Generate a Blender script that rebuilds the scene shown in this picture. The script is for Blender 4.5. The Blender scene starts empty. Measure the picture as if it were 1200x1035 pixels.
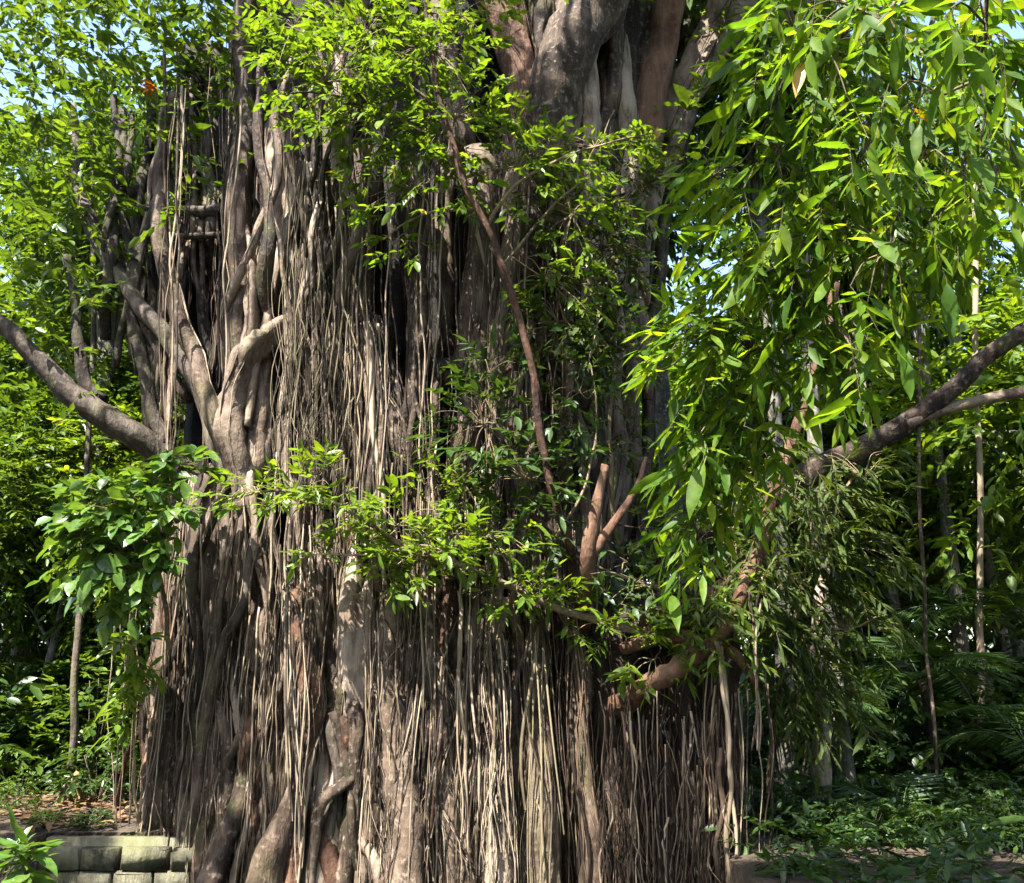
import bpy, math, random
import numpy as np
from mathutils import Vector, Matrix

rng = np.random.default_rng(11)
random.seed(5)
sc = bpy.context.scene

# ------------------------------------------------------------------ camera
PITCH = math.radians(15.0)
FPX = 1039.0                       # focal length in pixels of the 1200 px wide photograph
CAMZ = 1.6
cam_d = bpy.data.cameras.new('camera')
cam = bpy.data.objects.new('camera', cam_d)
sc.collection.objects.link(cam)
cam.location = (0, 0, CAMZ)
cam.rotation_euler = (math.radians(90) + PITCH, 0, 0)
cam_d.sensor_fit = 'HORIZONTAL'
cam_d.angle = 2 * math.atan(600 / FPX)
cam_d.clip_start = 0.05
cam_d.clip_end = 2000
sc.camera = cam

# ------------------------------------------------------------------ sky, sun, exposure
SUN = np.array([-0.30, -0.46, 0.83]); SUN /= np.linalg.norm(SUN)
w = bpy.data.worlds.new('World'); sc.world = w; w.use_nodes = True
nt = w.node_tree
bg = nt.nodes['Background']
sky = nt.nodes.new('ShaderNodeTexSky'); sky.sky_type = 'NISHITA'; sky.sun_disc = False
sky.sun_elevation = math.asin(SUN[2]); sky.sun_rotation = math.atan2(SUN[0], SUN[1])
sky.air_density = 1.0; sky.dust_density = 1.5
nt.links.new(sky.outputs[0], bg.inputs[0]); bg.inputs[1].default_value = 0.12
sd = bpy.data.lights.new('sun', 'SUN'); sd.energy = 5.0; sd.angle = math.radians(0.55); sd.color = (1.0, 0.95, 0.86)
sun = bpy.data.objects.new('sun', sd); sc.collection.objects.link(sun)
sun.rotation_euler = Vector(tuple(SUN)).to_track_quat('Z', 'Y').to_euler()
sun.location = (-6, -5, 20)
vs = sc.view_settings
vs.view_transform = 'Standard'; vs.look = 'None'; vs.exposure = 2.42; vs.gamma = 1.0; vs.use_curve_mapping = False
sc.render.engine = 'CYCLES'
cy = sc.cycles
cy.max_bounces = 5; cy.diffuse_bounces = 4; cy.glossy_bounces = 1; cy.transmission_bounces = 3; cy.transparent_max_bounces = 4
cy.sample_clamp_indirect = 6.0; cy.use_light_tree = False; cy.adaptive_threshold = 0.02

# ------------------------------------------------------------------ helpers
CP, SP = math.cos(PITCH), math.sin(PITCH)
FWD = np.array([0, CP, SP]); UP = np.array([0, -SP, CP])
def P(px, py, Y):
    """a point of the place at depth Y (metres in front of the viewer) seen in direction px, py"""
    d = FWD + np.array([(px - 600) / FPX, 0, 0]) + (517.5 - py) / FPX * UP
    return np.array([0, 0, CAMZ]) + d * (Y / d[1])
def PA(a):
    a = np.asarray(a, float)
    d = FWD[None] + np.stack([(a[:, 0] - 600) / FPX, 0 * a[:, 0], 0 * a[:, 0]], 1) + ((517.5 - a[:, 1]) / FPX)[:, None] * UP[None]
    return np.array([0, 0, CAMZ]) + d * (a[:, 2] / d[:, 1])[:, None]
def proj(p):
    q = p - np.array([0, 0, CAMZ]); z = q @ FWD
    return 600 + FPX * q[:, 0] / z, 517.5 - FPX * (q @ UP) / z, z
def nrm(v):
    return v / np.maximum(np.linalg.norm(v, axis=-1, keepdims=True), 1e-9)

WLOC = {}
def link(o, parent, loc):
    sc.collection.objects.link(o)
    if parent is not None:
        o.parent = parent
        pl = WLOC.get(parent.name, np.zeros(3))
    else:
        pl = np.zeros(3)
    o.location = tuple(np.asarray(loc) - pl)
    WLOC[o.name] = np.asarray(loc, float)
    return o
def tag(o, label=None, cat=None, group=None, kind=None):
    if label: o['label'] = label
    if cat: o['category'] = cat
    if group: o['group'] = group
    if kind: o['kind'] = kind
    return o
def empty(name, loc, label, cat, group=None):
    o = bpy.data.objects.new(name, None); o.empty_display_size = 0.2
    link(o, None, loc)
    return tag(o, label, cat, group)

class MB:
    """collects vertices, quads and triangles"""
    def __init__(s): s.v = []; s.q = []; s.t = []; s.n = 0
    def add(s, v, q=None, t=None):
        if q is not None and len(q): s.q.append(np.asarray(q) + s.n)
        if t is not None and len(t): s.t.append(np.asarray(t) + s.n)
        s.v.append(v); s.n += len(v)
    def mesh(s, name, mat, smooth=True, center=None):
        V = np.concatenate(s.v) if s.v else np.zeros((0, 3))
        if center is None: center = V.mean(0) if len(V) else np.zeros(3)
        V = V - center
        Q = np.concatenate(s.q) if s.q else np.zeros((0, 4), int)
        T = np.concatenate(s.t) if s.t else np.zeros((0, 3), int)
        me = bpy.data.meshes.new(name)
        me.vertices.add(len(V)); me.vertices.foreach_set('co', V.astype(np.float32).ravel())
        li = np.concatenate([Q.ravel(), T.ravel()]).astype(np.int32)
        me.loops.add(len(li)); me.loops.foreach_set('vertex_index', li)
        me.polygons.add(len(Q) + len(T))
        ls = np.concatenate([np.arange(len(Q)) * 4, len(Q) * 4 + np.arange(len(T)) * 3]).astype(np.int32)
        me.polygons.foreach_set('loop_start', ls)
        if smooth: me.polygons.foreach_set('use_smooth', np.ones(len(ls), bool))
        me.update(calc_edges=True)
        me.materials.append(mat)
        return me, center
    def build(s, name, mat, parent=None, smooth=True, center=None):
        me, c = s.mesh(name, mat, smooth, center)
        return link(bpy.data.objects.new(name, me), parent, c)

def spline(pts, n):
    """Catmull-Rom through pts (any width), n samples"""
    p = np.asarray(pts, float)
    if len(p) == 2: 
        t = np.linspace(0, 1, n)[:, None]; return p[0] * (1 - t) + p[1] * t
    p = np.concatenate([[2 * p[0] - p[1]], p, [2 * p[-1] - p[-2]]])
    m = len(p) - 3
    u = np.linspace(0, m, n); i = np.minimum(u.astype(int), m - 1); t = (u - i)[:, None]
    a, b, c, d = p[i], p[i + 1], p[i + 2], p[i + 3]
    return 0.5 * (2 * b + (c - a) * t + (2 * a - 5 * b + 4 * c - d) * t * t + (3 * b - a - 3 * c + d) * t ** 3)

def wob(t, amp, freq, r=None):
    r = r or rng
    out = 0
    for k in range(3):
        out = out + amp / (k + 1) * np.sin(freq * (k + 1) * t + r.uniform(0, 6.28))
    return out

def tube(mb, path, rad, seg=8, ridge=0.0, lump=0.0, caps=True):
    """one tapered, slightly fluted and lumpy tube"""
    path = np.asarray(path); n = len(path)
    rad = np.broadcast_to(np.asarray(rad, float), (n,)) if np.ndim(rad) == 0 else np.asarray(rad, float)
    tan = nrm(np.gradient(path, axis=0))
    ref = np.array([1.0, 0, 0]) if abs(tan[0][0]) < 0.9 else np.array([0, 1.0, 0])
    N = np.zeros((n, 3)); N[0] = nrm(ref - tan[0] * (ref @ tan[0]))
    for i in range(1, n):
        N[i] = nrm(N[i - 1] - tan[i] * (N[i - 1] @ tan[i]))
    B = np.cross(tan, N)
    a = np.linspace(0, 2 * math.pi, seg, endpoint=False)
    R = np.repeat(rad[:, None], seg, 1)
    if ridge:
        tt = np.linspace(0, 1, n)[:, None]
        for k in (2, 3, 5):
            R = R * (1 + ridge / (0.6 * k) * np.sin(k * a[None] + rng.uniform(0, 6) + rng.uniform(-4, 4) * tt))
    if lump:
        R = R * (1 + lump * rng.normal(0, 1, (n, 1)) * 0.5 + lump * rng.normal(0, .6, (n, seg)))
    V = path[:, None] + N[:, None] * (np.cos(a)[None] * R)[..., None] + B[:, None] * (np.sin(a)[None] * R)[..., None]
    V = V.reshape(-1, 3)
    i = np.arange(n - 1)[:, None] * seg; j = np.arange(seg)[None]; j2 = (j + 1) % seg
    Q = np.stack([i + j, i + j2, i + seg + j2, i + seg + j], -1).reshape(-1, 4)
    T = []
    if caps:
        V = np.concatenate([V, path[:1], path[-1:]])
        c0, c1 = n * seg, n * seg + 1; b = (n - 1) * seg
        T = [(c0, (k + 1) % seg, k) for k in range(seg)] + [(c1, b + k, b + (k + 1) % seg) for k in range(seg)]
    mb.add(V, Q, np.array(T) if len(T) else None)

def strands(mb, paths, rad, seg=4):
    """many near-vertical strands at once: paths (m, n, 3), rad (m, n)"""
    m, n, _ = paths.shape
    a = np.linspace(0, 2 * math.pi, seg, endpoint=False) + 0.5
    off = np.stack([np.cos(a), np.sin(a), 0 * a], -1)
    V = paths[:, :, None] + off[None, None] * rad[:, :, None, None]
    base = (np.arange(m) * n * seg)[:, None, None]
    i = (np.arange(n - 1) * seg)[None, :, None]; j = np.arange(seg)[None, None]; j2 = (j + 1) % seg
    Q = np.stack([base + i + j, base + i + j2, base + i + seg + j2, base + i + seg + j], -1).reshape(-1, 4)
    mb.add(V.reshape(-1, 3), Q)

# ------------------------------------------------------------------ materials
def nodes(name):
    m = bpy.data.materials.new(name); m.use_nodes = True
    t = m.node_tree; b = t.nodes['Principled BSDF']
    return m, t, b
def ramp(t, stops):
    r = t.nodes.new('ShaderNodeValToRGB')
    e = r.color_ramp.elements
    while len(e) < len(stops): e.new(0.5)
    for k, (p, c) in enumerate(stops):
        e[k].position = p; e[k].color = (*c, 1)
    return r
def rand_value(t, wobj=0.5, wisl=0.5):
    oi = t.nodes.new('ShaderNodeObjectInfo'); g = t.nodes.new('ShaderNodeNewGeometry')
    a = t.nodes.new('ShaderNodeMath'); a.operation = 'MULTIPLY'; a.inputs[1].default_value = wobj
    t.links.new(oi.outputs['Random'], a.inputs[0])
    b = t.nodes.new('ShaderNodeMath'); b.operation = 'MULTIPLY_ADD'; b.inputs[1].default_value = wisl
    t.links.new(g.outputs['Random Per Island'], b.inputs[0]); t.links.new(a.outputs[0], b.inputs[2])
    return b.outputs[0]

def leaf_mat(name, stops, trans=0.45, tcol=(1.55, 1.38, 0.42), rough=0.42, wobj=0.35, wisl=0.65, spec=0.45):
    m, t, b = nodes(name)
    L = t.links.new
    rv = rand_value(t, wobj, wisl)
    r = ramp(t, stops); L(rv, r.inputs[0])
    # fine mottling inside the leaf
    geo = t.nodes.new('ShaderNodeNewGeometry')
    nz = t.nodes.new('ShaderNodeTexNoise'); nz.inputs['Scale'].default_value = 22; nz.inputs['Detail'].default_value = 3
    L(geo.outputs['Position'], nz.inputs['Vector'])
    mr = t.nodes.new('ShaderNodeMapRange'); mr.inputs[1].default_value = .3; mr.inputs[2].default_value = .7
    mr.inputs[3].default_value = .75; mr.inputs[4].default_value = 1.2
    L(nz.outputs[0], mr.inputs[0])
    mx = t.nodes.new('ShaderNodeVectorMath'); mx.operation = 'SCALE'
    L(r.outputs[0], mx.inputs[0]); L(mr.outputs[0], mx.inputs['Scale'])
    bl = t.nodes.new('ShaderNodeMapRange'); bl.inputs[1].default_value = .70; bl.inputs[2].default_value = .78; bl.inputs[4].default_value = .8
    nb = t.nodes.new('ShaderNodeTexNoise'); nb.inputs['Scale'].default_value = 9; nb.inputs['Detail'].default_value = 5
    L(geo.outputs['Position'], nb.inputs['Vector']); L(nb.outputs[0], bl.inputs[0])
    bm = t.nodes.new('ShaderNodeMix'); bm.data_type = 'RGBA'; bm.inputs[7].default_value = (.10, .06, .018, 1)
    L(bl.outputs[0], bm.inputs[0]); L(mx.outputs[0], bm.inputs[6]); leafcol = bm.outputs[2]
    L(leafcol, b.inputs['Base Color'])
    b.inputs['Roughness'].default_value = rough
    b.inputs['Specular IOR Level'].default_value = spec
    bp = t.nodes.new('ShaderNodeBump'); bp.inputs['Strength'].default_value = .25; bp.inputs['Distance'].default_value = .01
    L(nz.outputs[0], bp.inputs['Height']); L(bp.outputs[0], b.inputs['Normal'])
    tr = t.nodes.new('ShaderNodeBsdfTranslucent')
    tc = t.nodes.new('ShaderNodeVectorMath'); tc.operation = 'MULTIPLY'
    L(leafcol, tc.inputs[0]); tc.inputs[1].default_value = tcol
    L(tc.outputs[0], tr.inputs[0])
    ms = t.nodes.new('ShaderNodeMixShader'); ms.inputs[0].default_value = trans
    L(b.outputs[0], ms.inputs[1]); L(tr.outputs[0], ms.inputs[2])
    L(ms.outputs[0], t.nodes['Material Output'].inputs[0])
    return m

def bark_mat(name, dark, mid, light, vscale=1.0, bump=0.9, wobj=0.35, wisl=0.0, moss=0.0):
    m, t, b = nodes(name); L = t.links.new
    geo = t.nodes.new('ShaderNodeNewGeometry')
    mp = t.nodes.new('ShaderNodeMapping'); mp.inputs['Scale'].default_value = (1, 1, 0.22)
    L(geo.outputs['Position'], mp.inputs[0])
    n1 = t.nodes.new('ShaderNodeTexNoise'); n1.inputs['Scale'].default_value = 9 * vscale; n1.inputs['Detail'].default_value = 6; n1.inputs['Roughness'].default_value = .7
    L(mp.outputs[0], n1.inputs['Vector'])
    n2 = t.nodes.new('ShaderNodeTexNoise'); n2.inputs['Scale'].default_value = 2.2; n2.inputs['Detail'].default_value = 4
    L(geo.outputs['Position'], n2.inputs['Vector'])
    rv = rand_value(t, wobj, wisl)
    s1 = t.nodes.new('ShaderNodeMath'); s1.operation = 'MULTIPLY_ADD'; s1.inputs[1].default_value = .8
    L(n1.outputs[0], s1.inputs[0]); L(rv, s1.inputs[2])
    s2 = t.nodes.new('ShaderNodeMath'); s2.operation = 'MULTIPLY_ADD'; s2.inputs[1].default_value = .7
    L(n2.outputs[0], s2.inputs[0]); L(s1.outputs[0], s2.inputs[2])
    off = 0.75 + .5 * (wobj + wisl)
    s3 = t.nodes.new('ShaderNodeMath'); s3.operation = 'MULTIPLY_ADD'; s3.inputs[1].default_value = 2.3; s3.inputs[2].default_value = .47 - 2.3 * off
    L(s2.outputs[0], s3.inputs[0])
    r = ramp(t, [(0.0, dark), (0.5, mid), (1.0, light)]); L(s3.outputs[0], r.inputs[0])
    col = r.outputs[0]
    # pale lichen spots and moss
    n3 = t.nodes.new('ShaderNodeTexNoise'); n3.inputs['Scale'].default_value = 15; n3.inputs['Detail'].default_value = 7
    L(geo.outputs['Position'], n3.inputs['Vector'])
    mr = t.nodes.new('ShaderNodeMapRange'); mr.inputs[1].default_value = .56; mr.inputs[2].default_value = .72; mr.inputs[4].default_value = .5
    L(n3.outputs[0], mr.inputs[0])
    mix = t.nodes.new('ShaderNodeMix'); mix.data_type = 'RGBA'
    L(mr.outputs[0], mix.inputs[0]); L(col, mix.inputs[6]); mix.inputs[7].default_value = (min(1, light[0] * 1.35), min(1, light[1] * 1.4), min(1, light[2] * 1.4), 1)
    col = mix.outputs[2]
    if moss:
        n4 = t.nodes.new('ShaderNodeTexNoise'); n4.inputs['Scale'].default_value = 1.7; n4.inputs['Detail'].default_value = 8
        L(geo.outputs['Position'], n4.inputs['Vector'])
        m4 = t.nodes.new('ShaderNodeMapRange'); m4.inputs[1].default_value = .5; m4.inputs[2].default_value = .62; m4.inputs[4].default_value = moss
        L(n4.outputs[0], m4.inputs[0])
        mx = t.nodes.new('ShaderNodeMix'); mx.data_type = 'RGBA'
        L(m4.outputs[0], mx.inputs[0]); L(col, mx.inputs[6]); mx.inputs[7].default_value = (.075, .085, .022, 1)
        col = mx.outputs[2]
    L(col, b.inputs['Base Color'])
    b.inputs['Roughness'].default_value = .8; b.inputs['Specular IOR Level'].default_value = .25
    bp = t.nodes.new('ShaderNodeBump'); bp.inputs['Strength'].default_value = bump; bp.inputs['Distance'].default_value = .05
    sm = t.nodes.new('ShaderNodeMath'); sm.operation = 'MULTIPLY_ADD'; sm.inputs[1].default_value = .35
    L(n3.outputs[0], sm.inputs[0]); L(n1.outputs[0], sm.inputs[2])
    L(sm.outputs[0], bp.inputs['Height']); L(bp.outputs[0], b.inputs['Normal'])
    return m

M = {}
M['bark'] = bark_mat('fig_bark', (.013, .0085, .006), (.060, .039, .027), (.17, .128, .096), moss=.25)
M['bark_core_shade'] = bark_mat('core_bark_shade', (.005, .004, .003), (.016, .011, .008), (.042, .030, .023))  # trunk core darkened so hollows between the roots read as deep shadow
M['bark_pale'] = bark_mat('pale_bark', (.028, .019, .013), (.125, .089, .064), (.29, .228, .175), wobj=.35)
M['bark_shaded'] = bark_mat('shaded_fig_bark', (.010, .007, .005), (.036, .026, .020), (.11, .088, .070), moss=.2)  # darker copy of fig bark, with the side limb's shade in the colour
M['bark_red'] = bark_mat('reddish_bark', (.020, .010, .006), (.072, .035, .020), (.15, .088, .054), wobj=.25)
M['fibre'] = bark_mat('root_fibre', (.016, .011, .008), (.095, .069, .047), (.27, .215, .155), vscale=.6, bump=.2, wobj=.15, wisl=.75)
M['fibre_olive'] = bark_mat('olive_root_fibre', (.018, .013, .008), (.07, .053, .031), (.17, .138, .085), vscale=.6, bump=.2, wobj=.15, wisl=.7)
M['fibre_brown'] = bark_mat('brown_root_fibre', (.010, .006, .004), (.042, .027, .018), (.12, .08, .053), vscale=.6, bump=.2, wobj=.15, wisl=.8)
M['aerial'] = bark_mat('aerial_root', (.03, .02, .014), (.11, .08, .052), (.23, .18, .125), vscale=.8, bump=.3, wobj=.7)
M['twig'] = bark_mat('twig_bark', (.04, .03, .018), (.13, .10, .055), (.24, .19, .11), wobj=.3)
M['trunk_grey'] = bark_mat('grey_bark', (.05, .045, .038), (.17, .155, .13), (.33, .31, .28), wobj=.4, moss=.4)
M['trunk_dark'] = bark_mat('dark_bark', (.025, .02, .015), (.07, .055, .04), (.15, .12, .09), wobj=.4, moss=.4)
M['pole'] = bark_mat('yellow_bark', (.12, .08, .03), (.28, .20, .08), (.38, .28, .13), wobj=.3)
G1, G2, G3, G4 = (.020, .044, .010), (.046, .090, .015), (.088, .15, .020), (.14, .20, .026)
M['leaf_mid'] = leaf_mat('leaf_mid_green', [(0, G1), (.4, G2), (.75, G3), (1, G4)])
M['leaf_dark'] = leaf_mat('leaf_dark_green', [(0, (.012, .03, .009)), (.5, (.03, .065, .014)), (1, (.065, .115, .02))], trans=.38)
M['leaf_bright'] = leaf_mat('leaf_bright_green', [(0, (.036, .078, .010)), (.4, (.085, .155, .016)), (.8, (.15, .22, .02)), (1, (.22, .26, .024))], trans=.52)
M['leaf_bough'] = leaf_mat('leaf_bough', [(0, (.012, .036, .008)), (.3, (.035, .09, .012)), (.7, (.10, .18, .015)), (1, (.19, .25, .018))], trans=.62, rough=.5, spec=.25)
M['leaf_olive'] = leaf_mat('leaf_olive', [(0, (.022, .035, .010)), (.5, (.05, .08, .016)), (1, (.09, .125, .024))], trans=.45, rough=.6, spec=.2)
M['leaf_broad'] = leaf_mat('leaf_broad', [(0, (.03, .075, .018)), (.5, (.075, .15, .03)), (1, (.15, .22, .045))], trans=.42, rough=.3, spec=.6)
M['leaf_yellow'] = leaf_mat('leaf_yellow', [(0, (.30, .22, .01)), (1, (.45, .26, .01))], trans=.5, tcol=(1.1, 1, .5))
M['leaf_orange'] = leaf_mat('leaf_orange', [(0, (.35, .10, .008)), (1, (.5, .17, .01))], trans=.5, tcol=(1.1, 1, .6))

# ------------------------------------------------------------------ leaves
LEAF = np.array([[0, 0, 0], [-.46, .30, .10], [-.40, .64, .09], [0, 1, -.10], [.40, .64, .09], [.46, .30, .10]])
LQ = np.array([[0, 3, 2, 1], [0, 5, 4, 3]])
def leaf_frames(d, n):
    d = nrm(d); x = nrm(np.cross(d, n)); z = np.cross(x, d)
    return x, d, z
def bake_leaves(mb, pos, d, n, ln, wd):
    x, y, z = leaf_frames(d, n)
    V = pos[:, None] + x[:, None] * (LEAF[None, :, 0, None] * wd[:, None, None]) + y[:, None] * (LEAF[None, :, 1, None] * ln[:, None, None]) + z[:, None] * (LEAF[None, :, 2, None] * wd[:, None, None])
    m = len(pos)
    Q = (LQ[None] + (np.arange(m) * 6)[:, None, None]).reshape(-1, 4)
    mb.add(V.reshape(-1, 3), Q)

def fine_leaf(name, mat, wr, curl, r):
    """one leaf with midrib fold, wavy edge, pointed tip and stalk; unit length along +Y"""
    mb = MB(); ys = np.array([0, .10, .26, .44, .62, .78, .90, 1.0]); ws = np.array([.03, .42, .86, 1.0, .92, .66, .32, .02]) * wr * .5
    V = []
    for y, wv in zip(ys, ws):
        zc = -curl * y * y + .02 * math.sin(9 * y)
        e = .30 * wv + .03 * r.normal() * wv
        V += [(-wv, y, zc + e), (0, y, zc), (wv, y, zc + e + .02 * r.normal() * wv)]
    Q = []
    for i in range(len(ys) - 1):
        for k in (0, 1): Q.append((3 * i + k, 3 * i + k + 1, 3 * i + k + 4, 3 * i + k + 3))
    V = np.array(V); mb.add(V, np.array(Q))
    s = np.array([(-.008, -.14, .02), (.008, -.14, .02), (.01, .02, 0), (-.01, .02, 0)]); mb.add(s, np.array([[0, 1, 2, 3]]))
    me, _ = mb.mesh(name, mat, True, np.zeros(3)); return me

UPV = np.array([0, 0, 1.0])
def spray_leaves(o, d, L, k, leaf_len, wr, droop, r, spread=.85, sz=.25):
    """leaves set alternately along twigs (o + d*L), vectorised; droop bends the twig and leaves down"""
    m = len(o)
    t = np.linspace(.18, 1, k)[None, :] + r.normal(0, .03, (m, k))
    d = nrm(d)
    side = nrm(np.cross(d, UPV) + r.normal(0, .25, (m, 3)))
    pos = o[:, None] + d[:, None] * (t * L[:, None])[..., None] - UPV * (droop * L[:, None] * t ** 2 * .6)[..., None]
    sgn = np.where(np.arange(k) % 2 == 0, 1, -1)[None, :, None]
    last = (np.arange(k) == k - 1)[None, :, None]
    dd = nrm(d[:, None] - UPV * (droop * 1.2 * t)[..., None])
    ld = np.where(last, dd, dd * .75 + side[:, None] * sgn * spread)
    ld = nrm(ld + r.normal(0, .22, (m, k, 3)) - UPV * droop * .55)
    nn = nrm(UPV + r.normal(0, .38, (m, k, 3)) + .0 * ld)
    ln = leaf_len * np.exp(r.normal(0, sz, (m, k))); ln[:, 0] *= .8
    return pos.reshape(-1, 3), ld.reshape(-1, 3), nn.reshape(-1, 3), ln.ravel(), (ln * wr * np.exp(r.normal(0, .12, (m, k)))).ravel()

def twigs(mb, o, d, L, droop, rad=.004, n=5):
    t = np.linspace(0, 1, n)[None, :, None]
    p = o[:, None] + d[:, None] * t * L[:, None, None] - UPV * droop * L[:, None, None] * t ** 2 * .6
    m = len(o)
    a = np.array([0, 2.09, 4.19])
    off = np.stack([np.cos(a), np.sin(a) * .6, np.sin(a) * .8], -1)
    rr = rad * np.linspace(1, .4, n)
    V = p[:, :, None] + off[None, None] * rr[None, :, None, None]
    base = (np.arange(m) * n * 3)[:, None, None]; i = (np.arange(n - 1) * 3)[None, :, None]; j = np.arange(3)[None, None]; j2 = (j + 1) % 3
    Q = np.stack([base + i + j, base + i + j2, base + i + 3 + j2, base + i + 3 + j], -1).reshape(-1, 4)
    mb.add(V.reshape(-1, 3), Q)

def leafy(name, label, cat, base, stems, clusters, mat, leaf_len, wr, twigmat, k=8, L=.35, droop=.3, parts=300, curl=.18,
          stem_name='stem', group=None, extra_twigs=True, seed=1, leaf_meshes=None, spread=.85, sz=.25, yellow=0, dy=0.0):
    """a leafy plant: tapered stems, side twigs, the leaves that show largest as objects of their own, the others joined.
    stems: list of ([(px,py,Y)...], r0, r1, material); clusters: (px, py, Y, rx, ry, rY, n sprays, direction)"""
    r = np.random.default_rng(seed)
    root = empty(name, base, label, cat, group)
    pts = []; lv = []
    for s in stems:
        p = PA(np.array(s[0]) + np.array([0, 0, dy])); n = max(8, 5 * len(p))
        q = spline(p, n)
        seglen = np.linalg.norm(np.diff(q, axis=0), axis=1).sum()
        q = q + np.stack([wob(np.linspace(0, seglen, n), .012, 5), wob(np.linspace(0, seglen, n), .012, 5), 0 * q[:, 0]], 1)
        mb = MB(); tube(mb, q, np.linspace(s[1], s[2], n), 8, lump=.06)
        mb.build(stem_name, s[3] if len(s) > 3 else twigmat, root)
        pts.append(q)
    allp = np.concatenate(pts)
    tw = MB()
    for c in clusters:
        px, py, Y, rx, ry, rY, n, dr = c; Y = Y + dy
        a = r.uniform(0, 2 * math.pi, n); u = np.sqrt(r.uniform(0, 1, n))
        uv = np.stack([px + rx * u * np.cos(a), py + ry * u * np.sin(a), Y + rY * r.uniform(-1, 1, n)], 1)
        o = PA(uv)
        ctr = P(px, py, Y)
        near = allp[np.argmin(np.linalg.norm(allp - ctr, axis=1))]
        dirv = nrm(np.asarray(dr, float)[None] + nrm(o - ctr) * .55 + r.normal(0, .32, (n, 3)))
        Ls = L * r.uniform(.6, 1.3, n)
        lv.append(spray_leaves(o - dirv * Ls[:, None] * .5, dirv, Ls, k, leaf_len, wr, droop, r, spread, sz))
        twigs(tw, o - dirv * Ls[:, None] * .5, dirv, Ls, droop, .0035)
        if extra_twigs:
            hub = near * .35 + ctr * .65
            if np.linalg.norm(near - ctr) > .12:
                q = spline(np.array([near, (near + hub) / 2 + r.normal(0, .05, 3), hub]), 7); tube(tw, q, np.linspace(.011, .006, 7), 5)
            else: hub = near
            for i in range(0, n, 2):
                st = o[i] - dirv[i] * Ls[i] * .5
                q = spline(np.array([hub, hub * .4 + st * .6 + np.array([0, 0, .06]), st]), 6); tube(tw, q, np.linspace(.006, .0035, 6), 4, caps=False)
    if tw.n: tag(tw.build('twigs', twigmat, root), kind='stuff')
    pos, d, nn, ln, wd = [np.concatenate(x) for x in zip(*lv)]
    sx, sy, sz_ = proj(pos)
    inside = (sx > 0) & (sx < 1200) & (sy > 0) & (sy < 1035)
    score = ln / sz_ * np.where(inside, 1, .05) * r.uniform(.8, 1.2, len(ln))
    order = np.argsort(-score); top = order[:parts]; rest = order[parts:]
    x, y, z = leaf_frames(d, nn)
    lm = leaf_meshes or [fine_leaf('leaf', mat, wr * r.uniform(.85, 1.15), curl * r.uniform(.3, 1.7), r) for _ in range(5)]
    b = WLOC[root.name]
    ym = fine_leaf('leaf', M['leaf_yellow'], wr, curl, r) if yellow else None
    for q_, i in enumerate(top):
        old = q_ % 37 == 5 and yellow > q_ // 37
        o = bpy.data.objects.new('leaf', ym if old else lm[int(r.integers(len(lm)))])
        if old: o['label'] = 'yellowed old leaf'
        sc.collection.objects.link(o); o.parent = root
        m4 = Matrix(((x[i][0], y[i][0], z[i][0], 0), (x[i][1], y[i][1], z[i][1], 0), (x[i][2], y[i][2], z[i][2], 0), (0, 0, 0, 1))) @ Matrix.Scale(float(ln[i]) * (.7 if old else 1), 4)
        m4.translation = Vector(tuple(pos[i] - b)); o.matrix_basis = m4
    if len(rest):
        mb = MB(); bake_leaves(mb, pos[rest], d[rest], nn[rest], ln[rest], wd[rest])
        tag(mb.build('foliage', mat, root), kind='stuff')
    return root

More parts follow.
